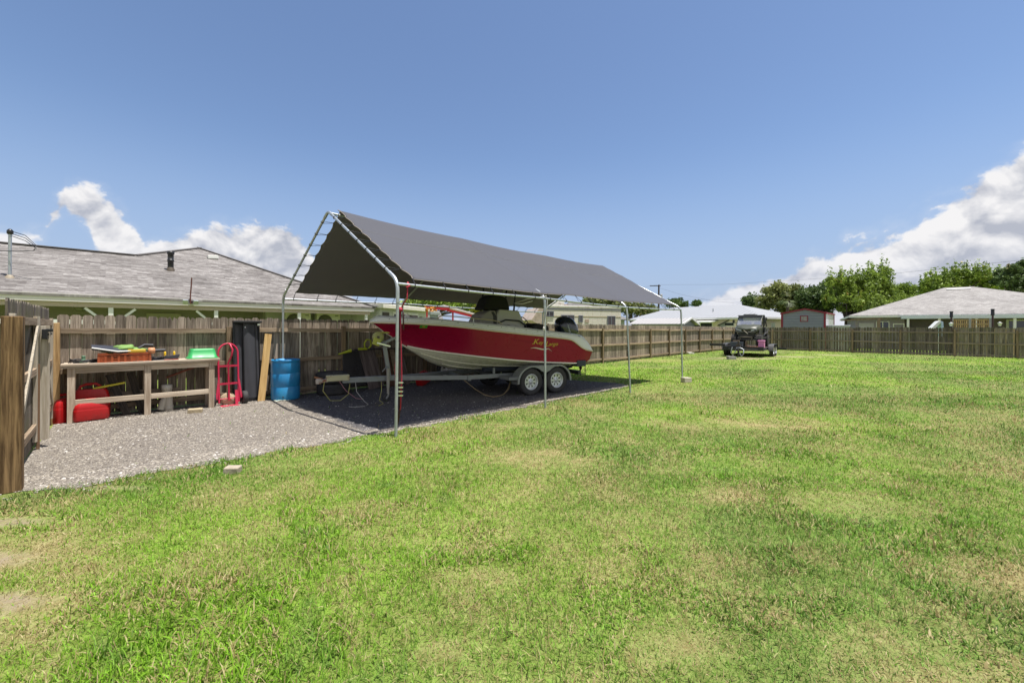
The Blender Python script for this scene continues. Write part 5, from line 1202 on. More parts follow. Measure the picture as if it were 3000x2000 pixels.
# under the bench
GC = mat('red_plastic', (.46, .010, .012), .38, var=.07, dirt=(.25, .02, .02), dscale=4)
def can(label, pos, rz, w, d, h, rot=(0, 0)):
    o = thing('fuel_can', label, 'fuel can', pos, rz, 'red fuel cans by the workbench'); o.rotation_euler = (rot[0], rot[1], rz)
    P = [rrect(w * .46, d * .46, 0, .04), rrect(w * .5, d * .5, .03, .05), rrect(w * .5, d * .5, h * .50, .05), rrect(w * .50, d * .5, h * .52, .05), rrect(w * .48, d * .48, h * .56, .05), rrect(w * .49, d * .49, h * .60, .05), rrect(w * .44, d * .46, h * .78, .05), rrect(w * .36, d * .40, h * .86, .045)]
    MB().loft(P, close=True, cap=True).build('body', GC, o)
    MB().tube([(-w * .30, 0, h * .84), (-w * .26, 0, h * .95), (-w * .12, 0, h), (w * .12, 0, h), (w * .22, 0, h * .94), (w * .25, 0, h * .82)], .022, 8).build('handle', GC, o)
    MB().lathe([(.035, 0), (.035, .05), (.028, .06), (0, .06)], (w * .32, 0, h * .82), (.5, 0, 1), n=14).build('cap', mat('dark_red_cap', (.2, .008, .01), .4), o)
    return o
can('bright red fuel can half in the sun under the left front of the workbench', fl(ft(268, .44), .44, .02), FA + .15, .44, .20, .34)
can('taller dark red fuel can standing behind the front one under the workbench', fl(ft(268, .2), .2, .0), FA - .05, .48, .22, .60)
can('pinkish red fuel can left of the workbench beside the tan post', fl(ft(186, .30), .30, 0), FA + .6, .30, .24, .46)
o = tag(MB().beam((-.20, 0, 0), (.20, 0, .07), .03, .03).build('level', mat('yellow_green_paint', (.62, .56, .03), .5)), 'yellow stick lying across the red fuel can under the workbench', 'stick'); o.location = fl(ft(321, .25), .25, .52); o.rotation_euler = (0, 0, FA)
PVC = mat('white_pvc', (.52, .49, .42), .5, var=.1, dirt=(.28, .25, .2), dscale=6)
pv = thing('pipe_fitting', 'off white plastic pipe fitting with two legs under the workbench', 'pipe fitting', fl(ft(490, .28), .28, 0), FA)
MB().lathe([(.075, .27), (.075, .40), (.083, .405), (.083, .50), (.07, .50), (.07, .42)], n=20).build('hub', PVC, pv)
MB().tube([(.03, 0, .0), (.02, 0, .3)], [.062, .066], 16).build('leg', PVC, pv); MB().tube([(-.09, 0, .04), (-.055, 0, .18), (-.0, 0, .31)], [.058, .055, .06], 14).build('leg', PVC, pv)
MB().lathe([(.066, 0), (.07, .005), (.07, .10), (.063, .105)], (.03, 0, 0), n=18).build('collar', PVC, pv)
o = tag(MB().tube([(-.33, 0, 0), (.33, 0, .27)], .018, 8).build('tool_handle', mat('red_brown_handle', (.22, .06, .035), .6)), 'red brown tool handle slanting against the fence under the workbench', 'handle'); o.location = fl(ft(552, .10), .10, .62); o.rotation_euler = (0, 0, FA)
DKW = wood('dark_board', (.025, .022, .02), (.10, .085, .07), tone=.3)
for k, (px, lean, d, lab) in enumerate(((355, .30, .30, 'dark weathered board leaning left under the middle of the workbench'), (402, .22, .26, 'dark board leaning beside the middle leg under the workbench'))):
    o = tag(MB().tone().box((0, 0, .38), (.11, .03, .78)).build('board', DKW), lab, 'board', 'dark boards under the workbench'); o.location = fl(ft(px + 18, d), d, .02); o.rotation_euler = (-.15, -lean, FA)
o = tag(MB().tone().lo((-.55, -.02, .0), (.5, .02, .18)).build('board', wood('tan_board', (.14, .11, .08), (.28, .23, .18), grain=(.05, 1, 1))), 'long low board standing on edge at the foot of the fence under the workbench', 'board'); o.location = fl(ft(430, .09), .115, .24); o.rotation_euler = (0, 0, FA)
# ------------------------------------------------------------------ hand truck
RDP = mat('red_paint', (.50, .014, .060), .4, var=.1, coat=.2, dirt=(.30, .03, .04), dscale=9)
HT = thing('hand_truck', 'red tubular hand truck with black tyres leaning by the right end of the workbench', 'hand truck', fl(ft(672, .38), .40, 0), FA)
def hp(x, z, y=0.0): return (x, .12 * z + y, z)       # leans back towards the fence
q = MB().tube([hp(-.17, .05)] + [hp(-.17, 1.02)] + [hp(-.17 * math.cos(a), 1.06 + .20 * math.sin(a)) for a in np.linspace(.1, PI - .1, 12)] + [hp(.17, 1.02), hp(.17, .05)], .018, 10); q.build('frame_loop', RDP, HT)
MB().tube([hp(0, .10), hp(0, .86), hp(.05, 1.02, -.07), hp(.06, 1.14, -.10), hp(.03, 1.24, -.05), hp(0, 1.262, 0)], .018, 10).build('centre_tube', RDP, HT)
for z in (.80, .44): MB().beam(hp(-.165, z, -.01), hp(.165, z, -.01), .012, .04).build('cross_bar', RDP, HT)
for sx in (-1, 1):
    MB().beam(hp(sx * .17, .52, -.02), (sx * .215, .0, .14), .035, .02, (0, 1, 0)).build('axle_strut', RDP, HT)
    wq = MB().lathe([(.06, -.05), (.115, -.05), (.132, -.03), (.132, .03), (.115, .05), (.06, .05)], (sx * .28, .03, .132), (1, 0, 0), n=28).build('wheel', RUBBER, HT)
    MB().lathe([(0, .03), (.03, .03), (.055, .02), (.06, -.02)], (sx * .28, .03, .132), (sx, 0, 0), n=18).build('hub', mat('grey_hub', (.3, .3, .3), .5), wq)
MB().tube([(-.26, .03, .132), (.26, .03, .132)], .010, 8).build('axle', RDP, HT)
MB().lo((-.16, -.20, .0), (.16, .02, .008)).build('toe_plate', RDP, HT)
q = MB().beam(hp(.13, .30, 0), (.13, -.02, .01), .05, .008, (0, 1, 0)); q.build('plate_strut', RDP, HT)
o = tag(MB().blob((0, 0, .12), (.16, .06, .14), 8, .3, 2, 1.6).build('rock', mat('sandstone', (.42, .33, .22), .95, var=.25, bump=.5, bscale=30)), 'tan slab of stone standing behind the hand truck', 'stone'); o.location = fl(ft(664, .34), .30, 0); o.rotation_euler = (0, .4, FA)
# folded black cover
FC = mat('black_vinyl', (.048, .049, .058), .62, var=.22, vscale=4, bump=.15, bscale=90)
tc = thing('truck_bed_cover', 'tall folded black vinyl truck bed cover standing against the fence', 'cover', fl(ft(731, .30), .22, 0), FA)
for x0_, x1_, y0_, hh in ((-.245, -.075, .06, 1.70), (-.065, .15, -.01, 1.715), (.16, .225, .03, 1.70)):
    P = []
    nz = 26; nx = 8
    for iz in range(nz + 1):
        z = .03 + (hh - .03) * iz / nz; row = []
        for ix in range(nx + 1):
            f = ix / nx; x = x0_ + (x1_ - x0_) * f - .022 * (z / 1.7) * (1 if x0_ > -.2 else 0) ; row.append((x, y0_ + .05 * z + .012 * math.sin(f * 5 + z * 2.3) * math.sin(PI * f) - .02 * math.sin(PI * f), z))
        P.append(row)
    MB().loft(P).build('panel', FC, tc, solid=.02)
for x in (-.25, -.07, .155, .232): MB().beam((x, .01, .03), (x - .015, .01 + .05 * 1.7, 1.70), .016, .03, (0, 1, 0)).build('edge_bar', BLACKM, tc)
MB().lo((-.27, -.02, 1.695), (.25, .16, 1.74)).build('end_rail', BLACKM, tc, bevel=.008); MB().lo((-.06, -.03, 0), (.20, .10, .035)).build('end_rail', BLACKM, tc)
MB().lathe([(0, .02), (.018, .018), (.02, 0)], (-.045, .06, 1.60), (0, -1, 0), n=10).build('clip', MATS['bright_steel'], tc); MB().box((.20, .05, 1.66), (.05, .03, .04)).build('clip', MATS['bright_steel'], tc)
# plank
o = tag(MB().tone().box((0, 0, .735), (.135, .035, 1.47)).build('plank', wood('new_pine', (.42, .25, .09), (.66, .45, .20), tone=.05, rough=.7)), 'fresh yellow pine plank leaning against the fence left of the blue barrel', 'plank'); o.location = fl(ft(766, .34), .34, 0); o.rotation_euler = (-.10, .115, FA)
# barrel
bp_ = fl(ft(837.5, .41), .41)
br = thing('barrel', 'blue plastic drum at the front corner of the carport', 'barrel', bp_)
prof = [(0, .015), (.265, .015), (.275, 0), (.283, .03), (.288, .10), (.289, .285), (.284, .295), (.284, .305), (.289, .315), (.291, .58), (.286, .59), (.286, .60), (.291, .61), (.289, .80), (.284, .855), (.290, .862), (.290, .885), (.278, .89), (.272, .86), (.0, .855)]
MB().lathe(prof, n=48).build('drum', mat('blue_plastic', (.022, .23, .50), .36, var=.10, vscale=3, coat=.1, dirt=(.04, .34, .55), dscale=2), br)
MB().lathe([(0, .875), (.04, .875), (.04, .855)], (.1, .1, 0), n=14).build('bung', BLACKP, br)
MB().lathe([(0, .004), (.014, .004), (.016, 0)], (.10, -.272, .085), (.35, -.94, 0), n=10).build('drain_hole', BLACKP, br)
o = tag(MB().blob((0, 0, .01), (.22, .10, .022), 5, .5, 3, 2.2).build('cloth', mat('pale_green_cloth', (.55, .60, .48), .9, var=.12)), 'pale green rag lying on the gravel in front of the blue barrel', 'rag'); o.location = gp(838, 1172); o.rotation_euler = (0, 0, FA)
# stones and sticks on the pad
def rock(px, py, w, d, h, rz, lab, seed, colm):
    o = tag(MB().box((0, 0, h / 2), (w, d, h)).build('concrete_chunk', colm, bevel=.02), lab, 'block'); o.location = gp(px, py); o.rotation_euler = (.05, .04, rz); 
    bm = bmesh.new(); bm.from_mesh(o.data); bmesh.ops.subdivide_edges(bm, edges=bm.edges[:], cuts=5, use_grid_fill=True)
    for v_ in bm.verts: v_.co += v_.co.normalized() * .10 * min(w, h) * mnoise.noise(v_.co * 9 + V((seed * 4.1, 0, 0))) + V((0, 0, .12 * h * mnoise.noise(v_.co * 6 + V((seed * 2.2, 7, 0)))))
    bm.to_mesh(o.data); bm.free(); return o
BLKM = mat('cream_concrete', (.36, .31, .235), .95, var=.22, vscale=16, bump=.7, bscale=40)
rock(684, 1386, .15, .10, .08, .1, 'cream broken block lying on the near gravel by the grass edge', 1, BLKM)
rock(573, 1209, .22, .12, .085, .5, 'tan broken block lying on the gravel in front of the workbench', 2, mat('tan_concrete', (.40, .33, .21), .95, var=.2, vscale=16, bump=.6, bscale=40))
o = tag(MB().tube([V((0, 0, 0)), V((.42, .36, .06))], .013, 6).build('stick', mat('pale_stick', (.44, .33, .22), .8)), 'pale thin stick lying at the foot of the fence right of the blue barrel', 'stick'); o.location = gp(886, 1153, .02)
rock(2022, 1037, .42, .3, .12, .2, 'pale stone lying in the grass near the far end of the left fence', 3, mat('pale_stone', (.60, .57, .52), .9, var=.15))
# tyres
tp = fl(ft(976, .44), .44)
def tyre(z, lab, rz):
    o = tag(MB().lathe([(.205, .035), (.235, .0), (.315, .005), (.348, .03), (.356, .06), (.352, .075), (.356, .09), (.356, .125), (.352, .13), (.356, .135), (.356, .17), (.352, .175), (.356, .18), (.356, .205), (.348, .235), (.315, .265), (.235, .27), (.205, .235), (.22, .135), (.205, .035)], n=56).build('tyre', RUBBER), lab, 'tyre', 'tyres stacked by the fence'); o.location = tp + V((rz * .03, 0, z)); return o
tyre(.0, 'black tyre at the bottom of the two tyre stack behind the trailer coupler', 0); tyre(.272, 'black tyre on top of the two tyre stack behind the trailer coupler', -1)
# truck box panel, boards and the string trimmer along the fence
tb = thing('plastic_panel', 'black ribbed plastic panel with a moulded diamond leaning against the fence', 'panel', fl(ft(1043, .22), .24, 0), FA); tb.rotation_euler = (-.14, 0, FA)
MB().lo((-.30, 0, .10), (.36, .05, 1.03)).build('sheet', mat('panel_black', (.028, .026, .028), .6, var=.3, vscale=6), tb, bevel=.02)
q = MB()
for z in (.56,): q.beam((-.29, -.006, z), (.35, -.006, z), .012, .012)
q.beam((.02, -.006, .12), (.02, -.006, .99), .012, .012, (0, 1, 0)); q.tube([(.02 + .085 * math.cos(k * PI / 3), -.008, .56 + .12 * math.sin(k * PI / 3)) for k in range(6)], .012, 6, closed=True); q.tube([(.02 + .085 * math.cos(k * PI / 3), -.008, .16 + .12 * math.sin(k * PI / 3)) for k in range(0, 4)], .012, 6)
q.build('rib', BLACKP, tb)
PLY = wood('grey_ply', (.075, .058, .055), (.22, .18, .17), tone=.3, dark=(.04, .03, .03)); PLYR = wood('reddish_board', (.10, .045, .03), (.24, .13, .09), tone=.3)
for px, w, h, lean, roll, d, m_, lab in ((1104, .42, 1.12, .24, -.16, .36, PLY, 'wide grey plywood sheet leaning against the fence behind the trailer tongue'), (1149, .20, 1.02, .18, -.12, .30, PLYR, 'narrow reddish board leaning behind the winch post'), (1168, .14, 1.06, .2, -.10, .28, RAILWOOD, 'pale weathered board leaning right of the reddish board'), (1196, .16, 1.06, .22, -.16, .32, PLY, 'narrow grey board leaning rightmost under the bow')):
    o = tag(MB().tone().box((0, 0, h / 2), (w, .022, h)).build('board', m_), lab, 'board', 'boards leaning on the fence by the trailer tongue'); o.location = fl(ft(px, d), d, .02); o.rotation_euler = (-lean, roll, FA)
tm = thing('string_trimmer', 'lime green and black string trimmer resting level along the fence', 'string trimmer', fl(ft(1080, .22), .22, 1.02), FA)
LG2 = mat('lime_plastic', (.42, .47, .03), .45)
x0_ = ft(992, .22) - ft(1080, .22); x1_ = ft(1200, .22) - ft(1080, .22)
MB().tube([(x0_ + .4, 0, .02), (x1_ - .1, 0, .01)], .016, 8).build('shaft', BLACKP, tm)
MB().tube([(x0_, 0, -.08), (x0_ + .2, 0, -.03), (x0_ + .32, 0, .0)], [.015, .035, .045], 8).build('rear_grip', LG2, tm)
MB().lo((x0_ + .5, -.03, .0), (x0_ + .75, .03, .06)).build('trigger_grip', LG2, tm, bevel=.015)
hx = ft(1076, .22) - ft(1080, .22)
MB().tube([(hx - .06, 0, .04), (hx - .10, -.05, .18), (hx - .04, -.06, .28), (hx + .06, -.06, .26), (hx + .09, -.03, .12), (hx + .04, 0, .04)], .022, 8).build('loop_handle', LG2, tm)
MB().lathe([(0, .06), (.05, .05), (.06, 0), (.03, -.05), (0, -.05)], (x1_, 0, 0), (1, 0, -.2), n=12).build('head', LG2, tm)
can('red fuel can tipped over behind the trailer tongue under the bow', fl(ft(1240, .55), .60, .05), FA + .3, .44, .22, .34, (.0, -.32))
sp_ = fl(ft(1313, .35), .35, .0)
sw_ = thing('spare_wheel', 'spare wheel with a white spoked rim standing by the fence under the boat', 'wheel', sp_, 0)
wheel(sw_, (0, 0, .34), .34, .20, .235, (.35, -.93, .08), mat('white_rim', (.70, .70, .72), .45), 'tyre')
# ------------------------------------------------------------------ utility vehicle on its trailer
UA = math.atan2(.76, .65) - PI / 2                       # local +y runs back along the trailer, +x to our right
UO = V((14.85, 25.3, 0))
ut = thing('utility_trailer', 'low black tandem axle trailer under the utility vehicle by the fence corner', 'trailer', UO, UA)
DKT = mat('trailer_black', (.022, .022, .024), .6, var=.3, vscale=5, dirt=(.09, .06, .045), dscale=2, damt=(.5, .8))
MB().lo((-1.0, -2.0, .50), (1.0, 2.6, .54)).build('deck', wood('deck_wood', (.05, .04, .03), (.14, .11, .08), grain=(1, .05, 1)), ut)
for x in (-1.02, 1.02): MB().lo((x - .04, -2.0, .40), (x + .04, 2.6, .56)).build('side_rail', DKT, ut)
MB().lo((-1.06, -2.08, .38), (1.06, -2.0, .62)).build('front_rail', DKT, ut); MB().lo((-1.06, 2.6, .40), (1.06, 2.68, .56)).build('rear_rail', DKT, ut)
MB().lo((-1.85, -1.86, .60), (-1.0, -1.70, .74)).build('ramp_arm', DKT, ut)
for sx in (-1, 1): MB().beam((sx * .8, -2.05, .44), (0, -3.3, .46), .08, .13).build('tongue_beam', DKT, ut)
MB().lo((-.06, -3.55, .42), (.06, -3.2, .54)).build('coupler', DKT, ut)
MB().tube([(0, -3.15, .05), (0, -3.15, .95)], .05, 10).lo((-.11, -3.26, .50), (.11, -3.05, .78)).build('jack', DKT, ut)
MB().tube([(-.28, -3.3, .62), (-.34, -3.36, .30), (-.22, -3.4, .14), (-.12, -3.35, .35), (-.05, -3.3, .58), (.12, -3.34, .58), (.30, -3.36, .5), (.30, -3.4, .26), (.22, -3.4, .10), (.10, -3.36, .30)], .028, 6).build('safety_chain', GALV, ut)
for sx in (-1, 1):
    for y in (-.42, .42): wheel(ut, (sx * 1.24, y, .34), .34, .21, .20, (sx * .55, -.83, 0) if False else (sx, 0, 0), RIM)
    q = MB(); pr = [(-.86, .36), (-.80, .66), (-.62, .74), (.62, .74), (.80, .66), (.86, .36)]
    q.loft([[(sx * 1.10, y, z), (sx * 1.38, y, z)] for y, z in pr]); q.loft([[(sx * 1.10, y, z - .015), (sx * 1.38, y, z - .015)] for y, z in pr]); q.prism([(sx * 1.11, y, z) for y, z in pr], (sx * .01, 0, 0)); q.build('fender', mat('fender_grey', (.06, .06, .06), .5, var=.2), ut)
MB().lo((1.05, 2.7, .30), (1.6, 2.8, .42)).build('tail_bar', DKT, ut)
cb = UO + M4.Rotation(UA, 3, 'Z') @ V((-.05, -3.15, 0))
o = tag(MB().box((0, 0, .08), (.42, .22, .16)).box((-.15, .02, .17), (.2, .2, .02)).build('concrete_block', mat('grey_block', (.30, .29, .27), .95, var=.2, bump=.5), bevel=.012), 'grey concrete block under the jack of the black trailer', 'block'); o.location = gp(2143, 1052.5); o.rotation_euler = (0, 0, .05)

uv_ = thing('utility_vehicle', 'muddy olive and black off road buggy with big lugged tyres on the trailer', 'utility vehicle', UO + V((math.cos(UA) * .06, math.sin(UA) * .06, .545)), UA)
OLV = mat('olive_plastic', (.050, .056, .036), .45, var=.15, vscale=4, dirt=(.11, .10, .07), dscale=2)
BM = BLACKM; MUD = mat('muddy_black', (.03, .029, .028), .7, var=.4, vscale=5, dirt=(.11, .095, .08), dscale=4, damt=(.5, .75))
def S3(x, y, z): return (x, y, z)
# tyres with lugs
def lug_tyre(x, y):
    c = V((x, y, .38)); q = MB().lathe([(.17, -.13), (.30, -.14), (.355, -.12), (.36, 0), (.355, .12), (.30, .14), (.17, .13)], c, (1, 0, 0), 28)
    for k in range(18):
        a = 2 * PI * k / 18
        for s in (-1, 1): q.box(c + V((s * .07, math.cos(a + s * .17) * .375, math.sin(a + s * .17) * .375)), (.13, .05, .055), (a + s * .17 , 0, 0))
    o = q.build('wheel', MUD, uv_)
    MB().lathe([(.17, .10), (.165, .13), (.12, .09), (.06, .10), (0, .10)], c, (1 if x > 0 else -1, 0, 0), 20).build('rim', mat('dark_rim', (.12, .12, .12), .4, .5), o)
for y in (-1.18, 1.0):
    for x in (-.66, .66): lug_tyre(x, y)
MB().lo((-.45, -1.0, .42), (.45, 1.3, .62)).build('chassis', MUD, uv_)
for sx in (-1, 1):
    for z0_, z1_ in ((.52, .40), (.74, .48)):
        MB().tube([(sx * .20, -1.22, z0_), (sx * .56, -1.18, z1_)], .028, 8).build('suspension_arm', mat('dull_steel', (.42, .42, .42), .45, .5), uv_)
    MB().tube([(sx * .30, -1.15, 1.02), (sx * .50, -1.16, .55)], .045, 10).build('shock', mat('shock_grey', (.20, .20, .21), .4, .4), uv_)
MB().prism([(-.30, -1.42, .42), (.30, -1.42, .42), (.36, -1.38, .78), (-.36, -1.38, .78)], (0, .3, .02)).build('skid_plate', MUD, uv_)
MB().tube([(-.30, -1.46, .46), (-.32, -1.50, .62), (.32, -1.50, .62), (.30, -1.46, .46)], .025, 8).build('bumper', mat('pale_bumper', (.22, .19, .14), .6), uv_)
# hood: broad sloping nose
hood = []
for y, z, w, dz in ((-1.42, 1.02, .50, .10), (-1.40, 1.10, .56, .12), (-1.22, 1.22, .64, .16), (-.9, 1.30, .68, .18), (-.55, 1.36, .70, .18)):
    hood.append([(-w, y + .10, z - dz - .08), (-w * .98, y + .04, z - dz * .5), (-w * .8, y, z), (-w * .35, y - .03, z + .02), (0, y - .03, z - .005), (w * .35, y - .03, z + .02), (w * .8, y, z), (w * .98, y + .04, z - dz * .5), (w, y + .10, z - dz - .08)])
MB().loft(hood).build('hood', OLV, uv_, solid=.02)
MB().prism([(-.60, -1.36, 1.0), (-.42, -1.42, .86), (.42, -1.42, .86), (.60, -1.36, 1.0), (.50, -1.44, 1.06), (-.50, -1.44, 1.06)], (0, .25, 0)).build('grille', BM, uv_)
for sx in (-1, 1):
    MB().prism([(sx * .24, -1.46, .96), (sx * .52, -1.42, 1.02), (sx * .55, -1.40, 1.10), (sx * .26, -1.46, 1.03)], (0, .04, 0)).build('headlight', mat('headlight_lens', (.45, .48, .50), .1), uv_)
    MB().tube([(sx * .10, -1.50, .93), (sx * .35, -1.49, .88), (sx * .58, -1.44, .96)], .020, 6).build('nose_trim', OLV, uv_)
    MB().prism([(sx * .62, -1.25, .62), (sx * .64, -.5, .62), (sx * .68, -.5, 1.18), (sx * .62, -1.22, 1.04)], (sx * .03, 0, 0)).build('fender_panel', MUD, uv_)
    MB().lo((sx * .55, -.45, .50), (sx * .70, .7, .62)).build('sill', MUD, uv_)
MB().beam((-.12, -1.52, 1.02), (.12, -1.54, .80), .04, .03).build('winch_rope', mat('tan_rope', (.45, .40, .32), .8), uv_)
MB().prism([(-.40, -1.35, .60), (.40, -1.35, .60), (.48, -1.36, .9), (-.48, -1.36, .9)], (0, .5, 0)).build('front_bulkhead', BM, uv_)
# cage, roof, screen
def cage(sx): return [(sx * .66, -.62, 1.30), (sx * .60, -.28, 1.90), (sx * .60, .75, 1.92), (sx * .68, 1.05, 1.25)]
for sx in (-1, 1): MB().tube(cage(sx), .034, 10).build('cage_tube', BM, uv_); MB().tube([(sx * .66, .35, .65), (sx * .60, .30, 1.90)], .034, 10).build('cage_tube', BM, uv_)
MB().prism([(-.66, -.40, 1.90), (.66, -.40, 1.90), (.62, .80, 1.94), (-.62, .80, 1.94)], (0, 0, .05)).build('roof', mat('roof_grey_black', (.11, .11, .115), .5), uv_, bevel=.02)
MB().box((-.05, .1, 1.985), (.62, .8, .06)).build('roof_bar', mat('roof_rail_black', (.06, .06, .065), .5), uv_, bevel=.015)
MB().box((0, -.38, 1.84), (1.22, .08, .10), (-.5, 0, 0)).build('visor', BM, uv_)
q = MB(); q.add([(-.63, -.62, 1.34), (.63, -.62, 1.34), (.58, -.32, 1.82), (-.58, -.32, 1.82)], [(0, 1, 2, 3)], False)
m, t, b = principled('hazy_screen'); b.inputs['Base Color'].default_value = (.35, .38, .48, 1); b.inputs['Roughness'].default_value = .15; b.inputs['Alpha'].default_value = .42
q.build('windscreen', m, uv_, solid=.006)
q = MB().beam((-.635, -.63, 1.32), (-.585, -.31, 1.84), .03, .03, (0, 1, 0)); q.beam((.635, -.63, 1.32), (.585, -.31, 1.84), .03, .03, (0, 1, 0)); q.beam((-.64, -.63, 1.33), (.64, -.63, 1.33), .03, .03); q.build('windscreen_frame', mat('frame_pale', (.30, .31, .32), .5), uv_)
for x in (-.3, .3):
    MB().box((x, .28, .92), (.46, .48, .14)).box((x, .52, 1.25), (.44, .14, .62), (-.15, 0, 0)).build('seat', mat('seat_dark', (.05, .05, .06), .7), uv_, bevel=.03)
MB().lo((-.64, .75, .85), (.64, 1.75, 1.18)).build('cargo_bed', OLV, uv_, bevel=.02)
for sx in (-1, 1):
    mr = MB().tube([(sx * .64, -.55, 1.42), (sx * .80, -.60, 1.52)], .018, 6).build('mirror_arm', BM, uv_); MB().box((sx * .84, -.62, 1.56), (.12, .05, .20)).build('mirror', BM, mr, bevel=.015)
    MB().tube([(sx * .68, -.5, .70), (sx * .72, -.05, .72), (sx * .72, .25, .85), (sx * .70, .32, 1.2)], .03, 8).build('door_bar', BM, uv_)
    MB().lo((sx * .60 - .04, .50, 1.28), (sx * .60 + .06, .66, 1.86)).build('speaker_pod', BM, uv_, bevel=.03); MB().lathe([(.06, .03), (.11, .03), (.11, -.03), (.06, -.03)], (sx * .70, .50, 1.72), (sx, -.6, 0), n=14).build('speaker_pod', BM, uv_)
    MB().prism([(sx * .62, .70, .72), (sx * .78, .72, .80), (sx * .74, 1.45, 1.10), (sx * .62, 1.45, .9)], (0, 0, .05)).build('rear_fender', MUD, uv_)
UR = M4.Rotation(UA, 3, 'Z')
def onu(x, y, z): return UO + UR @ V((x, y, z))
PK_ = mat('pink_plastic', (.60, .22, .42), .45)
co = thing('cooler', 'bright pink cooler on the front right corner of the black trailer', 'cooler', onu(.88, -1.55, .545), UA)
MB().lo((-.15, -.15, 0), (.15, .15, .36)).build('body', PK_, co, bevel=.02); MB().lo((-.165, -.165, .365), (.165, .165, .44)).build('lid', PK_, co, bevel=.02)
MB().tube([(-.17, 0, .30), (-.19, -.12, .38), (-.19, -.18, .40)], .012, 6).build('handle', mat('pink_handle', (.45, .1, .28), .5), co)
o = tag(MB().box((0, 0, .15), (.62, .40, .28)).box((0, 0, .305), (.64, .42, .03)).box((.20, -.205, .16), (.16, .01, .25)).build('toolbox', mat('slate_box', (.06, .075, .095), .5, var=.2), bevel=.012), 'dark slate blue storage box on the front left of the black trailer', 'box'); o.location = onu(-.36, -1.72, .545); o.rotation_euler = (0, 0, UA)
o = tag(MB().tone().box((0, 0, .05), (.34, .10, .09)).build('wood_block', RAILWOOD), 'short offcut of timber lying on the slate blue box', 'timber'); o.location = onu(-.40, -1.72, .865); o.rotation_euler = (0, 0, UA)
o = tag(MB().tone().box((0, 0, .18), (.09, .09, .36)).build('wood_post', POSTWOOD), 'short upright timber standing on the middle of the black trailer', 'timber'); o.location = onu(.08, -1.5, .545); o.rotation_euler = (0, 0, UA)
q = MB()
for k in range(5): q.tube([(-.25 + .11 * k, -.03 * (k % 2), .03), (-.15 + .12 * k, .04, .05)], .035, 6)
o = tag(q.build('strap_pile', mat('orange_tan_strap', (.34, .16, .08), .8, var=.3)), 'small heap of orange tan straps at the front of the black trailer', 'straps'); o.location = onu(.42, -1.85, .55); o.rotation_euler = (0, 0, UA)

# ------------------------------------------------------------------ motorhome over the fence
ra = V((2.1, 24.5, 0)); rb = V((7.0, 26.0, 0)); rvd = (rb - ra); RLn = rvd.length; rva = math.atan2(rvd.y, rvd.x)
rv = thing('motorhome', 'stained cream motorhome with ribbed sides and dark windows behind the fence', 'motorhome', ra, rva)
def rvx(px):
    r = (px - 1500) / FPX; d = rvd.normalized(); return (r * ra.y - ra.x) / (d.x - r * d.y)
m, t, b = principled('rv_siding'); tc_ = t.add('ShaderNodeTexCoord'); sp_n = t.add('ShaderNodeSeparateXYZ', i_0=tc_.outputs['Object'])
fr = t.math('FRACT', t.math('DIVIDE', sp_n.outputs[2], .125)); k_ = t.ss(t.math('ABSOLUTE', t.math('SUBTRACT', fr, .5)), .0, .16, 1, 0)
stn = t.ss(t.noise(t.vmul(tc_.outputs['Object'], (2.4, 1, .35)), 2.2, 6, .75), .50, .72, 0, .6)
c_ = t.mix(stn, (.68, .63, .54), (.34, .26, .18)); c_ = t.mix(t.math('MULTIPLY', k_, .55), c_, (.20, .17, .13)); t.put(b.inputs['Base Color'], c_); b.inputs['Roughness'].default_value = .5
bp = t.add('ShaderNodeBump'); bp.inputs['Strength'].default_value = .7; bp.inputs['Distance'].default_value = .03; t.put(bp.inputs['Height'], k_); t.put(b.inputs['Normal'], bp.outputs[0]); MATS['rv_siding'] = m
RVS = m
MB().lo((.0, 0, .55), (RLn, 2.4, 2.88)).build('body', RVS, rv, bevel=.05)
MB().lo((-.02, -.02, 2.885), (RLn + .02, 2.42, 3.02)).build('roof_edge', mat('rv_white', (.60, .58, .52), .5, dirt=(.35, .28, .2), dscale=2), rv, bevel=.03)
MB().lo((.0, -.012, 2.76), (RLn, -.002, 2.82)).build('stripe', mat('navy_stripe', (.05, .06, .09), .5), rv); MB().lo((.0, -.012, 2.33), (RLn, -.002, 2.37)).build('stripe', mat('tan_stripe', (.42, .35, .22), .5), rv)
MB().prism([(-.001, 0.1, 1.75), (-.75, 0.1, 1.95), (-.98, 0.1, 2.1), (-.45, 0.1, 2.86), (-.001, 0.1, 2.9)], (0, 2.2, 0)).build('cab_over', mat('rv_cab', (.50, .40, .33), .55, var=.25, vscale=3, dirt=(.28, .22, .17), dscale=2), rv, bevel=.03)
MB().prism([(-.02, .3, .6), (-1.5, .3, .6), (-1.45, .3, 1.15), (-.85, .3, 1.3), (-.5, .3, 1.85), (-.02, .3, 1.8)], (0, 1.8, 0)).build('cab', MATS['rv_cab'], rv, bevel=.05)
for px0, px1, y0_, y1_, in ((1595, 1622, 911, 928), (1643, 1682, 922, 953), (1695, 1707, 923, 944), (1779, 1802, 925, 953)):
    x0_, x1_ = rvx(px0), rvx(px1); Yd = ra.y + (x0_ + x1_) / 2 * math.sin(rva); z1_ = at(px0, y0_, Yd).z; z0_ = at(px0, y1_, Yd).z
    w_ = window(rv, ((x0_ + x1_) / 2, -.02, (z0_ + z1_) / 2), x1_ - x0_, z1_ - z0_, fm=mat('rv_frame', (.22, .23, .26), .4, .4), m=glass('brown_glass', (.05, .032, .03)), fw=.045)
q = MB().lo((rvx(1714), -.03, 2.0), (rvx(1725), -.002, 2.2)).build('vent', mat('pinkish_vent', (.45, .34, .27), .6), rv)
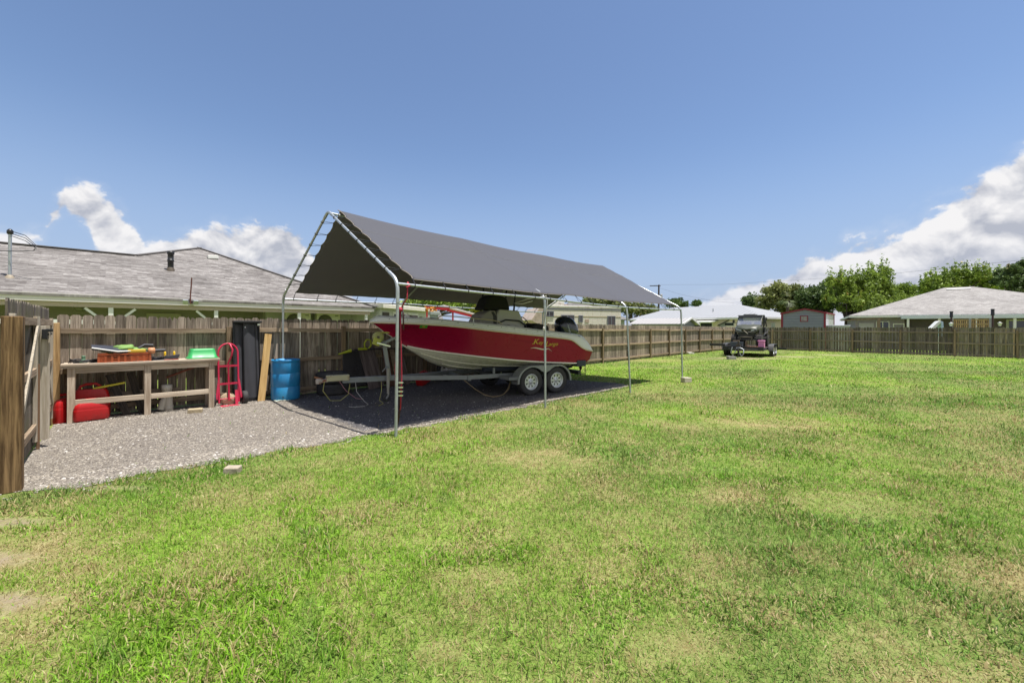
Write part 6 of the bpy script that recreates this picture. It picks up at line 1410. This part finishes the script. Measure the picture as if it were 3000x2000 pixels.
MB().lo((rvx(1618), .7, 3.02), (rvx(1668), 1.6, 3.34)).build('roof_air_conditioner', mat('rv_white2', (.55, .54, .50), .5, dirt=(.3, .25, .2), dscale=2), rv, bevel=.06)
MB().blob((rvx(1676), 1.0, 3.06), (.2, .2, .12), 1, .1).build('roof_vent', mat('rv_vent_brown', (.2, .15, .13), .6), rv)
for x in (.9, 4.2): wheel(rv, (x, .15, .38), .38, .22, .2, (0, -1, 0), RIM)

# grey house beyond the motorhome
gh = thing('house', 'grey house with a shingle hip roof beyond the right end of the motorhome', 'house', (at(1700, 955, 40).x, 40, 0), 0.15)
GHR = shingle('mid_grey_shingle', (.13, .125, .12), (.19, .185, .18), (.24, .235, .23))
roof('roof', [([(-2, -.3, 2.55), (5.1, -.3, 2.55), (1.6, 4, 4.45), (0, 4, 4.45)], (1, 0, 0)), ([(5.1, -.3, 2.55), (5.1, 8, 2.55), (1.6, 4, 4.45)], (0, 1, 0)), ([(-2, -.3, 2.55), (0, 4, 4.45), (-2, 8, 2.55)], (0, 1, 0))], GHR, gh)
MB().lo((-2, .2, 0), (4.7, 7.6, 2.5)).build('wall', GW, gh); MB().lo((3.1, .17, 0), (3.6, .196, 2.1)).build('door', MATS['dark_door'], gh)

# things over the fence behind the bow
an = thing('lean_to', 'red framed lean-to with a sloping white sheet roof over the back fence', 'lean-to', (at(1350, 950, 17.5).x, 17.5, 0), .35)
MB().prism([(-.75, 0, 2.52), (.95, 0, 2.10), (.95, 0, 2.17), (-.75, 0, 2.60)], (0, 1.4, 0)).build('roof_sheet', WHITE, an)
RDF = mat('red_frame_paint', (.45, .02, .03), .5, var=.2)
MB().beam((-1.5, -.02, 2.50), (-.5, -.02, 2.42), .05, .16).build('beam', RDF, an); MB().beam((-.6, -.02, 2.38), (.95, -.02, 2.02), .05, .10).build('beam', RDF, an)
for x, h_ in ((-.35, 2.3), (.9, 2.0), (-1.45, 2.4)): MB().lo((x - .03, -.03, 0), (x + .03, .03, h_)).build('post', RDF, an)
MB().lo((-.25, .15, 1.2), (.85, 1.2, 1.88)).build('load', mat('dark_tarp', (.02, .02, .03), .8), an)
o = tag(MB().lo((-.14, -.12, 0), (.14, .12, 2.10)).lo((-.18, -.15, 2.10), (.2, .15, 2.22)).build('cabinet', mat('pale_cabinet', (.34, .38, .34), .6), bevel=.01), 'pale grey green metal cabinet standing over the fence left of the red lean-to', 'cabinet'); o.location = (at(1271, 950, 15.6).x, 15.6, 0); o.rotation_euler = (0, 0, .5)
q = MB()
for k in range(26):
    a = random.uniform(0, 6.3); r_ = random.uniform(0, .22); q.blob((r_ * math.cos(a) * 1.2, r_ * math.sin(a), 2.36 + random.uniform(-.12, .12)), (.05, .05, .04), k, .3, 1)
o = tag(q.build('garland', mat('orange_yellow_flowers', (.55, .22, .02), .7, var=.6, vscale=16)), 'orange and yellow garland hanging at the left end of the red lean-to', 'garland'); o.location = (at(1262, 950, 16.0).x, 16.0, .0)
ls = thing('shed', 'low shed with a plain grey roof right of the pale wing behind the bow', 'shed', (at(1222, 950, 22).x, 22, 0), .3)
MB().lo((0, 0, 0), (1.3, 2, 2.0)).build('wall', GW, ls); roof('roof', [([(-.1, -.2, 1.98), (1.45, -.2, 1.98), (1.45, 2, 2.62), (-.1, 2, 2.62)], (1, 0, 0))], GHR, ls)

# ------------------------------------------------------------------ garden things by the right house
def sq(px, y, Y): return at(px, y, Y)
pf = at(2790, 957, 29.5); pe = at(2902, 957, 28.0); pd = V((pe.x - pf.x, pe.y - pf.y, 0)); PLn = pd.length
dk = thing('deck_railing', 'honey coloured timber deck railing in front of the right house porch', 'railing', (pf.x, pf.y, 0), math.atan2(pd.y, pd.x))
HON = wood('honey_wood', (.34, .22, .10), (.60, .44, .24), tone=.3)
for x in np.linspace(.1, PLn - .1, 17): MB().tone().lo((x - .028, -.02, .9), (x + .028, .02, 2.42)).build('baluster', HON, dk)
MB().lo((0, -.05, 2.02), (PLn, -.022, 2.11)).build('rail', HON, dk); MB().lo((0, -.05, 2.33), (PLn, -.022, 2.42)).build('rail', HON, dk); MB().lo((-.3, -.1, .0), (PLn + 1, 1.6, 1.75)).build('deck', HON, dk)
for x in (0, PLn * .48, PLn): MB().lo((x - .06, -.1, .0), (x + .06, -.052, 2.48)).build('post', mat('grey_post', (.36, .34, .33), .8), dk)
for px, yt, Yd, lab in ((2787, 911, 28.6, 'thin dark torch post left of the honey coloured deck railing'), (2908, 904, 27.2, 'thin dark torch post right of the honey coloured deck railing')):
    p = at(px, yt, Yd); o = thing('torch_post', lab, 'torch', (p.x, p.y, 0), 0, 'torch posts at the deck')
    MB().tube([(0, 0, 0), (0, 0, p.z - .45)], .05, 8).build('post', mat('maroon_post', (.06, .025, .03), .6), o); MB().lathe([(.09, p.z - .45), (.085, p.z - .12), (.07, p.z - .1), (.13, p.z - .05), (.04, p.z)], n=10).build('lantern', BLACKM, o)
p = at(2752, 958, 27.8)
sl = thing('garden_slide', 'white folded slide frame standing over the right fence', 'slide', (p.x, p.y, 0), -.4)
MB().prism([(-.42, 0, 1.75), (-.25, 0, 1.70), (.10, 0, 2.15), (.05, 0, 2.26), (-.05, 0, 2.22)], (0, .5, 0)).build('chute', WHITE, sl, bevel=.01); MB().prism([(.06, 0, 2.26), (.20, 0, 2.20), (.26, 0, 1.2), (.12, 0, 1.2), (.10, 0, 2.0)], (0, .5, 0)).build('ladder_side', mat('pale_blue_plastic', (.45, .58, .72), .5), sl, bevel=.01)
for px, py, Yd, lab in ((2786, 947, 28.0, 'small white capped garden lamp left of the deck railing'), (2929, 946, 27, 'small white capped garden lamp right of the deck railing')):
    p = at(px, py, Yd); o = thing('garden_lamp', lab, 'lamp', (p.x, p.y, 0), 0, 'garden lamps by the deck'); MB().tube([(0, 0, 0), (0, 0, p.z - .2)], .03, 6).build('post', BLACKM, o); MB().lathe([(.05, p.z - .2), (.10, p.z - .02), (.13, p.z), (.0, p.z + .08)], n=12).build('cap', WHITE, o)
p = at(2574, 932, 30.5); o = thing('trellis', 'brown timber post and slanting beam in front of the right house garage', 'trellis', (p.x, p.y, 0), -.6)
MB().lo((-.09, -.09, 0), (.09, .09, p.z)).build('post', POSTWOOD, o); MB().beam((-2.2, 0, p.z - .15), (.2, 0, p.z - .02), .06, .09).build('beam', POSTWOOD, o)
p = at(2466, 952, 33); o = tag(MB().lo((-.75, 0, 0), (.65, 1.2, 1.9)).lo((-.8, -.05, 1.9), (.7, 1.3, 2.0)).build('utility_box_trailer', mat('silver_panel', (.42, .44, .46), .4, .3), bevel=.03), 'low silver trailer box between the red trimmed shed and the right house', 'trailer'); o.location = (p.x, p.y, 0)

# ------------------------------------------------------------------ utility pole and wires
pp = at(1929.5, 834, 68)
po = thing('utility_pole', 'dark timber utility pole far behind the carport with thin wires', 'utility pole', (pp.x, pp.y, 0))
MB().tube([(0, 0, 0), (0, 0, pp.z)], [.17, .13], 10).build('shaft', mat('pole_wood', (.07, .05, .045), .9), po)
MB().lo((-1.5, -.05, pp.z - .25), (.3, .05, pp.z - .12)).build('crossarm', MATS['pole_wood'], po)
MB().lathe([(.0, 0), (.2, 0), (.2, .8), (0, .85)], (.35, -.2, pp.z - 2.4), n=12).build('transformer', mat('grey_can', (.25, .26, .27), .5), po)
WIRE = mat('wire_black', (.05, .05, .06), .6)
def wire(pts, lab):
    P = [at(*p) for p in pts]; out = []
    for a, b in zip(P, P[1:]):
        for k in range(6): out.append(a.lerp(b, k / 6))
    tag(MB().tube(out + [P[-1]], .011, 5).build('overhead_wire', WIRE), lab, 'wire')
wire([(1929.5, 834, 68), (2120, 833, 64), (2425, 814.5, 55), (2629, 800, 47), (3000, 761, 36), (3400, 705, 30)], 'upper thin power line running right from the utility pole above the trees')
wire([(1929.5, 843, 68), (2000, 864, 62), (2090, 882, 55), (2150, 887, 48)], 'thin service line dropping from the utility pole to the white metal roof')
wire([(1925, 834, 68), (1880, 842, 80), (1700, 868, 130)], 'thin power line running left from the utility pole behind the canopy')
wire([(1985, 877, 75), (2120, 877.5, 75), (2240, 874, 75), (2400, 866, 75)], 'lower thin power line crossing above the white metal roof')

# ------------------------------------------------------------------ trees
def leafmat(name, c0, c1, c2):
    m, t, b = principled(name); a = t.add('ShaderNodeAttribute', attribute_name='tone'); f = a.outputs['Fac']
    g = t.add('ShaderNodeNewGeometry'); n = t.noise(g.outputs['Position'], .55, 3, .6)
    c = t.mix(t.ss(t.math('ADD', t.math('MULTIPLY', f, .55), t.math('MULTIPLY', n, .5)), .25, .78), c0, c1); c = t.mix(t.ss(f, .90, .96), c, c2)
    t.put(b.inputs['Base Color'], c); b.inputs['Roughness'].default_value = .5; b.inputs['Specular IOR Level'].default_value = .3
    tr = t.add('ShaderNodeBsdfTranslucent'); t.put(tr.inputs[0], c); mx = t.add('ShaderNodeMixShader'); mx.inputs[0].default_value = .25
    t.l.new(b.outputs[0], mx.inputs[1]); t.l.new(tr.outputs[0], mx.inputs[2]); t.l.new(mx.outputs[0], t.n['Material Output'].inputs[0]); return m
BARK = mat('bark', (.10, .08, .065), .95, var=.3, vscale=4, bump=.5, bscale=20)
def tree(label, cat, base, blobs, n, leaf, m, seed, clus=(60, .5), spiky=0.0, name='tree', trunk=True, group=None):
    """blobs: (centre rel. to base, radii); leaves gather in clusters near the blob surfaces"""
    rng = np.random.default_rng(seed); o = thing(name, label, cat, base, 0, group)
    cs_, wts = [], np.array([b[1][0] * b[1][1] * b[1][2] for b in blobs]) ** .67; wts = wts / wts.sum(); ctr = []
    for (c, r), w_ in zip(blobs, wts):
        k = max(4, int(clus[0] * w_)); d = rng.normal(size=(k, 3)); d /= np.linalg.norm(d, axis=1)[:, None]; d[:, 2] = np.where(d[:, 2] < -.45, -d[:, 2], d[:, 2])
        rad = rng.uniform(.45, 1.08, (k, 1)); ctr.append(np.array(c) + d * np.array(r) * rad)
    ctr = np.concatenate(ctr); K = len(ctr); idx = rng.integers(0, K, n); size = clus[1] * rng.uniform(.6, 1.3, K)
    off = rng.normal(size=(n, 3)); off /= np.linalg.norm(off, axis=1)[:, None]; off *= (rng.random((n, 1)) ** .45) * size[idx][:, None]; off[:, 2] *= .75
    p = ctr[idx] + off
    if spiky:
        up = rng.random(n) < .22; p[up, 2] += rng.random(up.sum()) ** 2 * spiky; p[up, :2] = (ctr[idx] + off * .35)[up, :2]
    nr = rng.normal(size=(n, 3)); nr[:, 2] += .5; nr /= np.linalg.norm(nr, axis=1)[:, None]; a = np.cross(nr, rng.normal(size=(n, 3))); a /= np.linalg.norm(a, axis=1)[:, None]; b = np.cross(nr, a)
    L_ = leaf * rng.uniform(.6, 1.4, (n, 1)); W_ = L_ * .42
    v = np.stack([p - a * L_, p - b * W_ + nr * L_ * .15, p + a * L_, p + b * W_ + nr * L_ * .15], 1).reshape(-1, 3)
    f = (np.array([(0, 1, 2), (0, 2, 3)])[None] + (np.arange(n) * 4)[:, None, None]).reshape(-1, 3)
    cr = raw_mesh('crown', v, f, np.repeat(np.clip(.5 * rng.random(n) + .5 * rng.random(K)[idx], 0, 1), 2), m, None, None, None); cr.parent = o
    if trunk:
        q = MB(); top = V(blobs[0][0]); h = top.z
        q.tube([(0, 0, -.1), (top.x * .15, 0, h * .35), (top.x * .4, 0, h * .6)], [h * .035 + .08, h * .028 + .06, h * .02 + .05], 8)
        for k in range(0, K, max(1, K // 22)):
            e = V(ctr[k]); s = V((top.x * .25, 0, h * .45)); q.tube([s, s.lerp(e, .5) + V((0, 0, .2)), e], [.10, .06, .02], 5)
        q.build('trunk', BARK, o)
    return o
G1 = leafmat('leaf_bright', (.100, .160, .026), (.31, .42, .065), (.48, .32, .10)); G2 = leafmat('leaf_olive', (.085, .110, .036), (.26, .29, .085), (.30, .22, .12)); G3 = leafmat('leaf_dark', (.050, .090, .030), (.15, .215, .065), (.24, .20, .10)); G4 = leafmat('leaf_yellow', (.14, .16, .015), (.30, .29, .02), (.35, .30, .05))
def bl(Yd, *L):
    """crown lobes given as (column, row, half width px, half height px) of the photo, at depth Yd"""
    b0 = at(L[0][0], 0, Yd); B_ = V((b0.x, Yd, 0)); k = Yd / FPX
    return B_, [((at(x, y, Yd).x - B_.x, dy, at(x, y, Yd).z), (w * k, max(w, h) * k * .8, h * k)) for x, y, w, h, dy in L]
B_, L = bl(60, (2200, 886, 18, 20, 0), (2188, 898, 10, 14, 0)); tree('small dark spindly tree left of the broad olive tree', 'tree', B_, L, 1600, .22, G3, 1, (24, .7))
B_, L = bl(54, (2300, 872, 50, 34, 0), (2260, 895, 40, 32, 0), (2340, 868, 32, 26, 1), (2280, 855, 34, 18, 0), (2330, 905, 50, 26, -1)); tree('broad olive green tree above the red trimmed shed', 'tree', B_, L, 15000, .20, G2, 2, (150, .85), .5)
B_, L = bl(50, (2385, 878, 46, 36, 0), (2430, 868, 40, 40, 0), (2400, 905, 50, 30, 0)); tree('dark glossy leaved tree between the olive tree and the bright green one', 'tree', B_, L, 9000, .19, G3, 3, (95, .75), .5)
B_, L = bl(46, (2480, 868, 58, 52, 0), (2540, 850, 50, 48, 0), (2580, 825, 30, 34, .5), (2600, 800, 16, 18, .5), (2450, 830, 26, 22, 0), (2520, 905, 70, 30, -1), (2600, 880, 34, 40, 0)); tree('large bright green tree with upright shoots left of the right house roof', 'tree', B_, L, 26000, .15, G1, 4, (230, .58), 1.5)
B_, L = bl(58, (2650, 856, 52, 20, 0), (2600, 868, 44, 22, 0), (2690, 866, 50, 22, 0), (2640, 885, 60, 26, 0)); tree('flat topped feathery green tree behind the slope of the right house roof', 'tree', B_, L, 13000, .17, G1, 5, (150, .7))
B_, L = bl(50, (2760, 838, 44, 30, 0), (2800, 822, 36, 26, 0), (2850, 826, 44, 30, 0), (2900, 836, 40, 28, 0), (2720, 850, 36, 20, 0)); tree('bright green tree with pointed shoots behind the ridge of the right house', 'tree', B_, L, 20000, .16, G1, 6, (140, .55), 1.5)
B_, L = bl(44, (2985, 812, 50, 40, 0), (3040, 800, 50, 44, 0), (2940, 836, 28, 22, 0), (2990, 850, 34, 22, 0)); tree('dark green tree at the right edge of the picture', 'tree', B_, L, 13000, .17, G3, 7, (95, .6), .4)
# palm in the olive tree
p = at(2305, 880, 51); pm_ = thing('palm_tree', 'palm with drooping fronds in front of the olive tree', 'palm', (p.x, p.y, 0)); q = MB(); q.tube([(0, 0, 0), (.1, 0, p.z)], [.2, .16], 8); q.build('trunk', BARK, pm_); q = MB()
for k in range(26):
    a = k * 2.4; el = random.uniform(-.5, 1.2); Lf = random.uniform(1.2, 1.7); q.tone()
    for s in range(-4, 5):
        d = V((math.cos(a + s * .12) * math.cos(el), math.sin(a + s * .12) * math.cos(el), math.sin(el))); e = V((.1, 0, p.z)) + d * Lf * .5; tip = e + d * Lf * .5 + V((0, 0, -.35)); w_ = V((-d.y, d.x, 0)) * .05
        q.add([e - w_, e + w_, tip], [(0, 1, 2)], False)
q.build('frond_crown', leafmat('leaf_palm', (.05, .075, .03), (.13, .17, .06), (.2, .18, .08)), pm_)
B_, L = bl(95, (1975, 888, 26, 10, 0), (2003, 893, 12, 8, 0)); tree('far small tree left above the white metal roof', 'tree', B_, L, 1500, .35, G3, 8, (24, 1.0))
B_, L = bl(95, (2041, 891, 13, 7, 0)); tree('far lone treetop above the white metal roof', 'tree', B_, L, 700, .32, G3, 9, (14, .8))
B_, L = bl(62, (1855, 910, 40, 18, 0), (1900, 912, 36, 14, 0), (1820, 902, 20, 14, 0)); tree('low green tree between the motorhome and the white metal roof', 'tree', B_, L, 7000, .2, G2, 10, (80, .8))
B_, L = bl(66, (1740, 888, 40, 14, 0), (1790, 888, 40, 16, 0)); tree('green treetop showing above the motorhome roof', 'tree', B_, L, 5000, .22, G2, 11, (60, .9))
B_, L = bl(42, (1215, 893, 50, 16, 0), (1280, 893, 50, 16, 0), (1340, 898, 50, 14, 0)); tree('green hedge tree seen under the left eave of the canopy', 'tree', B_, L, 7000, .18, G1, 12, (80, .7))
B_, L = bl(26, (1399, 915, 13, 20, 0)); tree('yellow green bush behind the right of the red lean-to', 'bush', B_, L, 2600, .09, G4, 13, (40, .3), name='bush')
